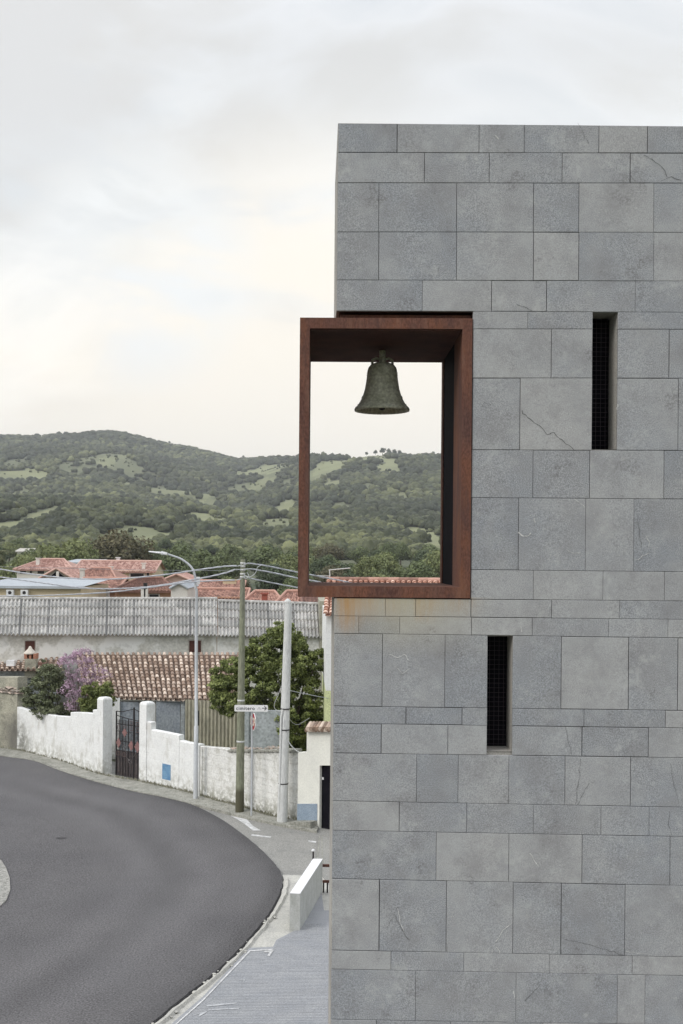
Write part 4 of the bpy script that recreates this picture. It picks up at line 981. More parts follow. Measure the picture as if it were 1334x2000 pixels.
ib.build('bars', IRON, gate)
ib = MB()
for k in range(1, 24): ib.tube([gpnt(.02+k*.04, 1.1, .14), gpnt(.02+k*.04, 2.2, .14)], .0055, 4)
for k in range(1, 22): ib.tube([gpnt(.03, 1.1+k*.05, .145), gpnt(.97, 1.1+k*.05, .145)], .0055, 4)
ib.build('dark_backing_mesh', mat('dark_mesh', (.07, .055, .05), (.04, .035, .035), scale=9), gate)  # mesh added as dark backing, darkens the view through the gate
ib = MB(); p0, p1 = gpnt(.03, .05, .13), gpnt(.97, .05, .13)
ib.poly([p0, p1, (p1.x, p1.y, 1.12), (p0.x, p0.y, 1.12)]); ib.build('kick_panel', mat('gate_panel', (.045, .04, .045), (.08, .065, .06), scale=9, fine=30), gate)
ib = MB()
for s, z, w, h in ((.12, 1.30, .095, .20), (.62, 1.26, .11, .21), (.86, 1.24, .12, .23), (.36, 1.72, .10, .17)):
    ib = MB(); q = [gpnt(s-w, z, .10), gpnt(s, z-h, .10), gpnt(s+w, z, .10), gpnt(s, z+h, .10)]; ib.poly(q)
    q2 = [x+gn*.015 for x in q]
    for i in range(4): ib.poly([q[i], q[(i+1) % 4], q2[(i+1) % 4], q2[i]])
    ib.build('diamond_ornament', PINK, gate)
WPI = mat('worn_pinkish_iron', (.22, .15, .14), (.12, .09, .09), scale=9)
for s, z in ((.10, .90), (.34, .88), (.12, 1.88), (.36, 1.9), (.62, 1.9), (.86, 1.86), (.62, 2.12), (.86, 2.1)):
    c = [gpnt(s-.055, z-.07, .11), gpnt(s+.055, z-.07, .11), gpnt(s+.055, z+.07, .11), gpnt(s-.055, z+.07, .11)]
    ib = MB()
    for i in range(4): ib.tube([c[i], c[(i+1) % 4]], .008, 5)
    ib.build('square_ornament', WPI, gate)
ib = MB()
ib = MB()
sc_pts = [(.34, 1.16), (.40, 1.05), (.46, .95), (.44, .80), (.52, .72), (.60, .68), (.66, .62)]
ib.tube([gpnt(s, z, .10) for s, z in sc_pts], .012, 6)
ib.tube([gpnt(.34+.07*math.cos(t), 1.16+.09*math.sin(t), .10) for t in np.linspace(0, 5, 14)], .01, 5)
ib.tube([gpnt(.58+.07*math.cos(t), .66+.07*math.sin(t), .10) for t in np.linspace(0, 5, 14)], .01, 5)
ib.tube([gpnt(.86, 1.1, .10), gpnt(.76, .92, .10), gpnt(.72, .86, .10)], .011, 5)
for s in (.14, .36, .60, .84): ib.tube([gpnt(s, .2, .115), gpnt(s, .62, .115)], .011, 5)
ib.build('scroll_ornament', mat('worn_grey_iron', (.20, .18, .18), (.10, .09, .09), scale=9), gate)

# ------------------------------------------------------------------ poles, lamp, signs
LP_ = G(382, 1564); LY = LP_.y
lamp = thing('street_lamp', 'galvanised street lamp with long curved arm reaching left', 'street lamp', LP_)
def pl(px, py, Y=LY): return P(px, py, Y)
mb = MB(); x0 = pl(382.5, 1340).x
mb.tube([(LP_.x, LY, 0), (LP_.x, LY, 2.6), (LP_.x, LY, 2.62), (x0, LY, P(382, 1225, LY).z), (x0, LY, P(382, 1150, LY).z)], [.085, .078, .062, .055, .045], 12); mb.build('pole', GALV, lamp)
mb = MB(); pth = smooth([pl(*q) for q in ((382, 1150), (381.5, 1130), (377, 1113), (368, 1102), (354, 1092), (340, 1086.5), (328, 1082.5))], 5); mb.tube(pth, [.045-.014*i/len(pth) for i in range(len(pth))], 10); mb.build('arm', GALV, lamp)
mb = MB(); a = pl(327, 1082); b = pl(291, 1077.5)
mb.grid([[a+Vector((0, y, z)) for y, z in ((-.05, 0), (-.04, .05), (.04, .05), (.05, 0), (.04, -.04), (-.04, -.04))], [a.lerp(b, .3)+Vector((0, y*1.8, z*1.2)) for y, z in ((-.07, 0), (-.05, .06), (.05, .06), (.07, 0), (.05, -.05), (-.05, -.05))], [a.lerp(b, .35)+Vector((0, y, z)) for y, z in ((-.15, 0), (-.12, .05), (.12, .05), (.15, 0), (.12, -.03), (-.12, -.03))], [b+Vector((0, y, z)) for y, z in ((-.13, 0), (-.10, .025), (.10, .025), (.13, 0), (.10, -.02), (-.10, -.02))]], smooth=False, close=True)
mb.build('lamp_head', PLAS, lamp)
mb = MB(); c = pl(387, 1134); mb.box((c.x-.06, LY-.05, c.z-.13), (c.x+.06, LY+.06, c.z+.13)); mb.build('junction_box', PLAS, lamp)
for py in (1170, 1225, 1340, 1500): pass
dp = thing('drain_pipe', 'thin grey pipe on the white wall right of the lamp', 'pipe', G(388, 1562))
mb = MB(); a = G(388, 1560); mb.tube([(a.x+.02, a.y-.03, .1), (a.x+.02, a.y-.03, P(388, 1456, a.y).z)], .03, 8); mb.build('pipe', CPOL, dp)
GPL = G(468, 1590); GY = GPL.y
gpo = thing('utility_pole', 'thick greenish utility pole carrying the cables', 'utility pole', GPL)
zt = P(474, 1092, GY).z; xt = P(474, 1130, GY).x
mb = MB(); mb.tube([(GPL.x, GY, 0), (GPL.x+(xt-GPL.x)*.2, GY, zt*.2), (GPL.x+(xt-GPL.x)*.5, GY, zt*.5), (xt, GY, zt)], [.145, .135, .115, .075], 16); mb.build('pole', GREENP, gpo)
mb = MB()
for k in range(7):
    z = P(474, [1100, 1106, 1113, 1121, 1127, 1368, 1448][k], GY).z; xx = GPL.x+(xt-GPL.x)*(z/zt); r = .145-.07*z/zt; mb = MB(); mb.lathe((xx, GY, z), [(r+.002, -.03), (r+.010, -.03), (r+.010, .03), (r+.002, .03)], 14); mb.build('clamp_band', CPOL, gpo)
mb = MB()
for k, (a0, a1) in enumerate((((474, 1104), (484, 1100)), ((474, 1112), (490, 1111)), ((474, 1122), (486, 1128)), ((474, 1103), (464, 1106)), ((474, 1113), (460, 1112)), ((474, 1130), (462, 1133)))):
    mb.tube([P(*a0, GY-.05), P(*a1, GY-.1)], .016, 6)
mb.tube(smooth([P(*q, GY-.12) for q in ((484, 1128), (494, 1124), (500, 1117), (503, 1108), (510, 1104))], 4), .012, 6)
mb.tube(smooth([P(*q, GY-.12) for q in ((482, 1118), (486, 1125), (480, 1130), (474, 1126))], 4), .012, 6)
mb.build('cable_bracket', GALV, gpo)
CP = G(551, 1609); CY = CP.y
cpo = thing('concrete_pole', 'pale tapered concrete pole leaning right, in front of the tree', 'utility pole', CP)
tp = P(563.5, 1178, CY); md = P(557, 1390, CY)
mb = MB(); mb.tube([(CP.x, CY, 0), (md.x, CY, md.z), (tp.x, CY, tp.z)], [.17, .145, .115], 8, cap=True); 
mb.build('pole', CPOL, cpo)
mb = MB(); mb.tube([(P(545, 1609, CY).x, CY-.10, .0), (P(549, 1400, CY).x, CY-.12, P(549, 1400, CY).z), (P(553, 1385, CY).x, CY-.12, P(553, 1385, CY).z)], .035, 8); mb.build('cable_duct', CPOL, cpo)
mb = MB()
for py in (1384, 1425, 1530):
    c = P(float(np.interp(py, [1178, 1609], [563.5, 551])), py, CY); mb = MB(); mb.lathe((c.x, CY, c.z), [(.14, -.015), (.165, -.015), (.165, .015), (.14, .015)], 12); mb.build('clamp_band', IRON, cpo)
mb = MB(); c = P(556, 1178, CY); mb.lathe((P(562, 1172, CY).x, CY, P(562, 1176, CY).z), [(.11, 0), (.11, .04), (.04, .10), (0, .12)], 10); mb.build('pole_cap', CPOL, cpo)
# sign post
SP = G(491, 1597); SY = SP.y; sp = thing('sign_post', 'slender post with white direction sign over an edge-on red octagonal sign', 'road sign', SP)
mb = MB(); mb.tube([(SP.x, SY, 0), (SP.x, SY, P(491, 1377, SY).z)], .03, 10); mb.build('post', GALV, sp)
cx = P(490.7, 1383, SY); hw, hh = 32.6*SY/F, 6.3*SY/F; yF = SY-.06
def rrect(mb, cx, cz, hw, hh, r, y0, y1, t=.5):
    pts = []
    for (sx_, sz_, a0) in ((1, 1, 0), (-1, 1, 90), (-1, -1, 180), (1, -1, 270)):
        for k in range(5): a = R(a0+k*22.5); pts.append((cx+sx_*(hw-r)+r*math.cos(a), cz+sz_*(hh-r)+r*math.sin(a)))
    mb.poly([(x, y0, z) for x, z in pts]); mb.poly([(x, y1, z) for x, z in reversed(pts)])
    for i in range(len(pts)): j = (i+1) % len(pts); mb.poly([(pts[i][0], y0, pts[i][1]), (pts[i][0], y1, pts[i][1]), (pts[j][0], y1, pts[j][1]), (pts[j][0], y0, pts[j][1])])
mb = MB(); rrect(mb, cx.x, cx.z, hw, hh, .03, yF, yF+.02); pan = mb.build('direction_panel', SIGW, sp)
def text_mesh(s, size, M, m, parent, name='lettering', off=.0, bold=0, sx_=1.0, align='LEFT'):
    cu = bpy.data.curves.new('txt', 'FONT'); cu.body = s; cu.size = size; cu.extrude = .002; cu.offset = bold; cu.align_x = align; cu.space_character = 1.15
    to = bpy.data.objects.new('txt', cu); C.objects.link(to); bpy.context.view_layer.update()
    me = bpy.data.meshes.new_from_object(to.evaluated_get(bpy.context.evaluated_depsgraph_get())); bpy.data.objects.remove(to)
    me.transform(Matrix.Diagonal((sx_, 1, 1, 1))); me.transform(M); me.transform(Matrix.Translation(-Vector(parent['_o']) if '_o' in parent.keys() else Vector()))
    me.materials.clear(); me.materials.append(m); me.name = name; o = bpy.data.objects.new(name, me); C.objects.link(o); o.parent = parent; return o
FRONT = lambda p: Matrix.Translation(p) @ Matrix.Rotation(R(90), 4, 'X')
text_mesh('cimitero', .155, FRONT(Vector((P(461.3, 1386, SY).x, yF-.004, P(461, 1385.8, SY).z))), SIGK, pan, bold=.0015, sx_=1.0)
ar = MB(); a0 = P(512, 1382.6, SY); a1 = P(520.5, 1382.6, SY)
ar.box((a0.x, yF-.005, a0.z-.011), (a1.x, yF-.001, a0.z+.011))
for sgn in (1, -1):
    q0 = Vector((a1.x, yF-.006, a0.z)); q1 = Vector((P(516.5, 1382, SY).x, yF-.006, a0.z+sgn*.068)); ar.tube([q0, q1], .010, 4)
ar.build('arrow', SIGK, pan)
ar = MB(); q = lambda x, y: Vector((P(x, y, SY).x, yF-.004, P(x, y, SY).z))
for pts_ in ([(503, 1385.5), (506, 1380.5)], [(506, 1380.5), (508, 1385)], [(509, 1383.5), (510, 1385)]): ar.tube([q(*e) for e in pts_], .006, 4)
ar.build('faded_symbol', SIGF, pan)
# octagon turned almost edge-on
oc = P(494, 1409, SY); ang = R(-72); MO = Matrix.Rotation(ang, 3, 'Z'); ro = 18.2*SY/F
def octa(mb, r, y0, y1):
    a = [Vector((r*math.cos(R(22.5+45*k)), 0, r*math.sin(R(22.5+45*k)))) for k in range(8)]
    f1 = [oc+MO @ (v+Vector((0, y0, 0))) for v in a]; f2 = [oc+MO @ (v+Vector((0, y1, 0))) for v in a]
    mb.poly(f1); mb.poly(list(reversed(f2)))
    for i in range(8): mb.poly([f1[i], f2[i], f2[(i+1) % 8], f1[(i+1) % 8]])
mb = MB(); octa(mb, ro*1.02, .0, .02); os_ = mb.build('stop_panel', SIGW, sp)
mb = MB(); octa(mb, ro*.93, -.004, -.001); mb.build('red_face', SIGR, os_)
text_mesh('STOP', .36, Matrix.Translation(oc) @ MO.to_4x4() @ Matrix.Translation((0, -.012, -.125)) @ Matrix.Rotation(R(90), 4, 'X'), mat('sign_cream', (.80, .70, .60), rough=.5, bump=0), os_, bold=.012, sx_=.62, align='CENTER')
mb = MB(); mb.box((SP.x-.01, SY-.03, oc.z-.05), (oc.x+.02, SY+.03, oc.z-.02)); mb.build('bracket', GALV, sp)

# cables
def cable(pts, r, label, m=WIRE, Ys=None, twist=True):
    r *= .75
    n = len(pts)
    Pp = [P(p[0], p[1], Ys[0]+(Ys[1]-Ys[0])*((p[0]-pts[0][0])/(pts[-1][0]-pts[0][0]))) for p in pts]; Pp = smooth(Pp, 8)
    mb = MB()
    if twist:
        for ph in (0, 2.09, 4.19):
            q = []; 
            fine = []
            for i in range(len(Pp)-1):
                L_ = max(1, int((Pp[i+1]-Pp[i]).length/.12))
                for k in range(L_): fine.append(Pp[i].lerp(Pp[i+1], k/L_))
            for i, p in enumerate(fine): a = ph+i*.55; q.append(p+Vector((0, math.cos(a), math.sin(a)))*r*.75)
            mb.tube(q, r*.62, 5)
    else: mb.tube(Pp, r, 6)
    o = mb.build('cable', m); tag(o, label, 'cable', 'overhead cables'); return o
cable([(-160, 1085), (-60, 1101), (0, 1111.5), (60, 1121), (120, 1128), (180, 1131), (240, 1130), (320, 1122.5), (400, 1111), (440, 1106), (464, 1105)], .028, 'upper twisted cable running left from the green utility pole', Ys=(50, GY))
cable([(-160, 1105), (-60, 1120), (0, 1127), (80, 1138), (150, 1147), (210, 1150), (280, 1147), (340, 1139), (400, 1128), (440, 1119), (460, 1112)], .03, 'middle twisted cable running left from the green utility pole', Ys=(52, GY))
cable([(-160, 1160), (0, 1164), (80, 1163), (160, 1160), (230, 1155), (300, 1146), (370, 1137), (420, 1134), (462, 1133)], .025, 'lowest twisted cable running left from the green utility pole', Ys=(46, GY))
cable([(-160, 1103), (0, 1106.5), (200, 1111.5), (330, 1114), (400, 1114.5), (467, 1113)], .010, 'thin straight grey wire above the twisted cables', WIRK, Ys=(60, GY), twist=False)
cable([(484, 1100), (520, 1105), (583, 1118), (620, 1125), (660, 1133), (710, 1143)], .026, 'upper cable running right from the green pole behind the bell frame', Ys=(GY, 39.6))
cable([(490, 1111), (530, 1118), (583, 1129.5), (610, 1134), (648, 1142)], .026, 'middle cable running right from the green pole behind the bell frame', Ys=(GY, 38.6))
cable([(486, 1129), (530, 1138), (583, 1148), (648, 1160)], .024, 'lowest cable running right from the green pole to the white house', Ys=(GY, 38.6))
cable([(563, 1348), (600, 1356), (641, 1364)], .015, 'short service cable from the concrete pole to the white house', Ys=(CY, 39), twist=False)
cable([(554, 1405), (556, 1425), (562, 1446), (572, 1460), (584, 1469), (597, 1471)], .028, 'thick white cable looping from the concrete pole down to the gateway', PLAS, Ys=(CY-.15, CY+.3), twist=False)
cable([(549, 1342), (543, 1358), (536, 1374), (537, 1384), (545, 1389), (551, 1386)], .010, 'thin loose wire loop on the left of the concrete pole', CPOL, Ys=(CY-.12, CY-.12+.001), twist=False)
cable([(563, 1400), (572, 1412), (582, 1415), (592, 1410), (605, 1402)], .007, 'thin drooping wire right of the concrete pole', CPOL, Ys=(CY, CY+.5), twist=False)

# ------------------------------------------------------------------ sheds and roofs behind the wall
def corr(mb, p00, p10, p11, p01, pitch, amp, nrow, step=.0, sub=4, tv=None, joint=None, rd=random.Random(1), sine=True):
    """sheet from eave p00-p10 to ridge p01-p11: waves across, lapped rows up the slope"""
    W_ = (p10-p00).length; ncol = max(2, int(W_/pitch)); m = ncol*sub
    nrm = (p10-p00).cross(p01-p00).normalized(); nrm = nrm if nrm.z > 0 or abs(nrm.z) < .05 and nrm.y < 0 else -nrm
    if abs(nrm.z) < .05 and nrm.y > 0: nrm = -nrm
    for r in range(nrow):
        a, b = r/nrow, min(1, (r+1)/nrow+.0)
        lo, hi = [], []
        for j in range(m+1):
            s = j/m; ph = 2*math.pi*s*ncol; hgt_ = amp*(math.sin(ph) if sine else abs(math.sin(ph/2))*2-1)
            q0 = p00.lerp(p10, s); q1 = p01.lerp(p11, s)
            lo.append(q0.lerp(q1, a)+nrm*(hgt_+step)); hi.append(q0.lerp(q1, b)+nrm*hgt_)
        cells = {}
        mb.grid([[p-nrm*step*.9 for p in lo], lo, hi], t=(lambda i, j, r=r: tv(r, j//sub)) if tv else .5, smooth=False)
shed = thing('long_shed', 'long plastered shed with weathered grey corrugated cement roof', 'shed', P(300, 1300, 54))
SA = (P(-260, 1240, 50.6), P(425, 1242, 54.4)); RA = (P(-250, 1171, 55.2), P(424, 1171, 59))
SB = (P(426, 1243, 54.4), P(627, 1246, 55.5)); RB = (P(425, 1175, 59), P(622, 1181, 60.1))
tvt = {}
def tvs(r, c):
    k = (r, c//7); 
    if k not in tvt: tvt[k] = random.Random(r*91+c//7).random()
    return tvt[k]*.7+.15
mb = MB(); corr(mb, SA[0], SA[1], RA[1], RA[0], .177, .055, 4, .05, tv=tvs, sub=6); corr(mb, SB[0], SB[1], RB[1], RB[0], .177, .055, 4, .05, tv=tvs, sub=6)
for R0, R1 in ((RA), (RB)): mb.tube([R0+Vector((0, 0, .03)), R1+Vector((0, 0, .03))], .10, 8, t=.7)
rf = mb.build('roof', ETER, shed)
# dark strips painted as the shadow at the laps between sheets
mb = MB()
for (S_, R_) in ((SA, RA), (SB, RB)):
    n = int((S_[1]-S_[0]).length/1.24)
    for k in range(1, n):
        a = S_[0].lerp(S_[1], k/n)+Vector((0, 0, .045)); b = R_[0].lerp(R_[1], k/n)+Vector((0, 0, .045)); w = (S_[1]-S_[0]).normalized()*.025
        mb.poly([a-w, a+w, b+w, b-w])
mb.build('lap_shadow_strip', mat('lap_shadow_gap', (.12, .12, .12), rough=.9), rf)
mb = MB()
dA = (SA[1]-SA[0]).normalized(); inn = Vector((-dA.y, dA.x, 0)).normalized()*.25
def wq(a, b, dz=-.06, z0=0): A_, B_ = a+inn, b+inn; mb.poly([(A_.x, A_.y, z0), (B_.x, B_.y, z0), (B_.x, B_.y, B_.z+dz+.08), (A_.x, A_.y, A_.z+dz+.08)])
wq(SA[0], SA[1]); wq(SB[0], SB[1]+Vector((.9, .1, 0)))
e1 = SB[1]+inn; r1 = RB[1]; mb.poly([(e1.x, e1.y, 0), (r1.x+.1, r1.y, 0), (r1.x+.1, r1.y, r1.z-.05), (e1.x, e1.y, e1.z)])
mb.build('wall', SHEDW, shed)
mb = MB(); a = P(621, 1180, 59); mb.box((P(624, 1200, 55.6).x, 55.6, 0), (P(640, 1200, 55.6).x, 61, P(630, 1172, 57).z)); mb.build('end_wall', BEIG, shed)
def onwall(S_, px, py, off=.03):
    # front wall of shed at photo column
    best = None
    for s in np.linspace(0, 1, 400):
        q = S_[0].lerp(S_[1], s)+inn; x, _ = proj((q.x, q.y, q.z))
        if best is None or abs(x-px) < best[0]: best = (abs(x-px), q)
    q = best[1]; return Vector((q.x, q.y, P(px, py, q.y).z))-inn.normalized()*off
for (x0, x1, y0, y1) in ((47, 69.5, 1250, 1273), (367, 394, 1249, 1276)):
    q = [onwall(SA, x0, y1), onwall(SA, x1, y1), onwall(SA, x1, y0), onwall(SA, x0, y0)]
    mb = MB(); mb.poly(q); 
    for i in range(4): mb.poly([q[i], q[i]+inn*.2, q[(i+1) % 4]+inn*.2, q[(i+1) % 4]])
    w = mb.build('window', mat('window_surround', (.5, .47, .42)), shed)
    c = sum(q, Vector())/4; q2 = [c+(p-c)*.84-inn.normalized()*.012 for p in q]; mb = MB(); mb.poly(q2); mb.build('shutter', SHUT, w)
# tile roof with true overlapping barrel tiles
def barrel_roof(p00, p10, p11, p01, pitch=.215, rowl=.36, seed=1, m=TILE, parent=None, name='roof', rad=.085):
    rd = random.Random(seed); mb = MB(); W_ = (p10-p00).length; nc = int(W_/pitch); D_ = ((p01-p00).length+(p11-p10).length)/2; nr = int(D_/rowl)+1
    ex = (p10-p00).normalized(); nrm = ex.cross((p01-p00).normalized()).normalized(); nrm = nrm if nrm.z > 0 else -nrm
    mb.poly([p00-nrm*.04, p10-nrm*.04, p11-nrm*.04, p01-nrm*.04], t=.1)
    for c in range(nc+1):
        for r in range(nr):
            s = (c+rd.uniform(-.06, .06))/nc; a, b = r/nr, (r+1.18)/nr
            q0 = p00.lerp(p10, s).lerp(p01.lerp(p11, s), a); q1 = p00.lerp(p10, s).lerp(p01.lerp(p11, s), min(b, 1.02))
            q0 = q0+nrm*.045+ex*rd.uniform(-.008, .008); q1 = q1+nrm*.005
            rr_ = rad*rd.uniform(.93, 1.05); t = min(1, max(0, rd.gauss(.5, .27)))
            rows = []
            for (q, r_) in ((q0, rr_), (q1, rr_*.86)): rows.append([q+ex*math.cos(math.pi*k/6)*r_+nrm*math.sin(math.pi*k/6)*r_*.85 for k in range(7)])
            mb.grid(rows, t, True); mb.poly(rows[0], t*.5)
            if r == 0:   # upturned channel tile showing at the eave
                qc = q0+ex*pitch*.5-nrm*.02; rw = [[qc+ex*math.cos(math.pi*k/6)*rr_-nrm*math.sin(math.pi*k/6)*rr_*.7+(q1-q0)*dd for k in range(7)] for dd in (-.1, 1)]; mb.grid(rw, t, True)
    return mb.build(name, m, parent)
gar = thing('tiled_outbuilding', 'low outbuilding with brown barrel tile roof behind the gate', 'outbuilding', P(300, 1450, 48))
T00, T10, T11, T01 = P(172, 1362, 48.6), P(470, 1371, 47.2), P(466, 1277, 52.0), P(150, 1277, 53.0)
barrel_roof(T00, T10, T11, T01, seed=3, parent=gar)
def vslab(x0, x1, y0, y1, Y, th=.15, m=None, name='wall', parent=gar, t=.5):
    a, b = P(x0, y1, Y), P(x1, y0, Y); mb = MB(); mb.box((a.x, Y, 0 if y1 > 1460 else a.z), (b.x, Y+th, b.z), t); return mb.build(name, m, parent)
vslab(170, 470, 1372, 1500, 48.9, .2, WALW, 'back_wall')
vslab(216, 234, 1364, 1500, 48.2, .3, WHT, 'pillar'); dd_ = vslab(304, 352, 1371, 1500, 48.0, .06, BLUEG, 'grey_door'); vslab(234, 271, 1371, 1500, 48.3, .1, BLUEG, 'grey_panel'); vslab(352, 361, 1370, 1500, 47.9, .3, BLUEW, 'pillar')
mb = MB(); a, b = P(361, 1466, 47.4), P(465, 1370, 47.0); corr(mb, Vector((a.x, 47.5, .2)), Vector((b.x, 46.9, .2)), Vector((b.x, 46.9, b.z)), Vector((a.x, 47.5, b.z)), .155, .035, 1, 0, sub=6); mb.build('corrugated_screen', BEIC, gar)
mb = MB(); c = P(387, 1400, 47.0); mb.tube([(c.x, 47.0, c.z-.35), (c.x, 47.0, c.z+.25)], .05, 8); mb.build('hinge_pipe', IRON, gar)
yd = thing('yard_wall', 'pale blue-grey rendered yard wall partly hidden by the leafy tree', 'wall', P(515, 1460, 43.5))
mb = MB(); mb.box((P(481, 1400, 41.2).x, 41.2, 0), (P(556, 1400, 41.2).x, 41.4, P(500, 1388, 41.2).z)); mb.build('wall_body', BLUEW, yd)
mb = MB(); mb.box((P(478, 1400, 41.1).x, 41.1, 0), (P(486, 1400, 41.1).x, 41.42, P(500, 1385, 41.1).z)); mb.build('pilaster', BLUEW, yd)
# far-left low outbuilding with chimney
ob = thing('stone_roofed_hut', 'low hut with rough flat tiles left behind the bushes', 'hut', P(60, 1400, 52))
a = [P(-120, 1309, 51.2), P(118, 1309, 50.6), P(122, 1284, 53), P(-120, 1290, 53.4)]
barrel_roof(*a, pitch=.24, rowl=.4, seed=8, parent=ob, rad=.075)
mb = MB(); mb.box((P(-120, 1300, 51.5).x, 51.3, 0), (P(112, 1300, 51.3).x, 51.5, P(50, 1311, 51.3).z)); mb.build('wall', BLUEW, ob)
ch = MB(); YC = 51.0
def cbx(mb, x0, x1, y0, y1, Y=YC, d=.5): a, b = P(x0, y1, Y), P(x1, y0, Y); mb.box((a.x, Y, a.z), (b.x, Y+d, b.z))
cbx(ch, 48, 70, 1287, 1324); chs = ch.build('chimney', BEIG, ob)
ch = MB(); cbx(ch, 47, 52.5, 1277, 1287); cbx(ch, 65, 70.5, 1277, 1287); cbx(ch, 56.5, 61, 1277, 1287); ch.build('brick_vent', mat('chimney_brick', (.42, .20, .13), (.32, .16, .11), scale=6), chs)
ch = MB(); c0 = P(58.8, 1276, YC+.25); ch.lathe(c0, [(.30, -.02), (.30, .02), (.22, .08), (.10, .20), (.05, .30), (0, .33)], 20); ch.build('cone_cap', mat('cap_plaster', (.62, .57, .50)), chs)
ch = MB(); cbx(ch, 12, 28, 1290, 1301, 51.2, .3); ch.build('white_box', PLAS, ob)
ch = MB(); cbx(ch, 74, 83, 1294, 1302, 51.4, .3); ch.build('brick_stub', RED, ob)

# white house at right, behind gateway
wh = thing('white_house', 'white house edge with terracotta roof just left of the tower', 'house', P(660, 1500, 39))
HY = 39.0; xl = P(636.5, 1300, HY).x
mb = MB(); mb.box((xl, HY, P(640, 1349, HY).z), (7.5, HY+7, P(640, 1199, HY).z)); mb.build('wall', WHT, wh)
mb = MB(); mb.box((xl+.005, HY+.01, 0), (7.4, HY+6.9, P(640, 1349, HY).z)); mb.build('plinth', mat('lime_yellow_paint', (.60, .64, .36), (.55, .60, .34), scale=2), wh)
e0 = P(636.5, 1201, HY-.3); rg0 = P(650, 1135, HY+3.9)
r0, r1 = Vector((e0.x-.02, e0.y, e0.z)), Vector((8, e0.y, e0.z)); 
rfh = barrel_roof(r0, r1, Vector((8, rg0.y, rg0.z)), Vector((rg0.x-.15, rg0.y, rg0.z)), pitch=.2, rowl=.35, seed=5, m=mat('orange_barrel_tiles', (.46, .23, .16), (.40, .19, .13), tint=.3, tcol=(.58, .42, .34), scale=2), parent=wh)
mb = MB()
x = rg0.x-.15
while x < 8: mb.tube([(x, rg0.y, rg0.z+.05), (x+.40, rg0.y, rg0.z+.07)], [.11, .095], 8, t=random.random()); x += .37
mb.poly([(rg0.x-.15, rg0.y, rg0.z), (8, rg0.y, rg0.z), (8, rg0.y+4, rg0.z-1.2), (rg0.x-.15, rg0.y+4, rg0.z-1.2)]); mb.build('ridge_tiles', RED, rfh)
ant = thing('tv_antenna', 'bent pale television antenna on the ridge seen through the frame', 'antenna', P(644, 1138, HY+3.9))
mb = MB(); YA = HY+3.9; mb.tube([P(644.5, 1145, YA), P(644, 1113, YA)], .022, 6); mb.build('mast', CPOL, ant)
mb = MB(); mb.tube([P(642, 1113.5, YA), P(684, 1109.5, YA)], .022, 6); mb.build('boom', CPOL, ant)
mb = MB(); mb.lathe(P(632, 1130, YA+.5), [(0, 0), (.12, .02), (.22, .08), (.25, .12)], 14); mb.build('dish', CPOL, ant)

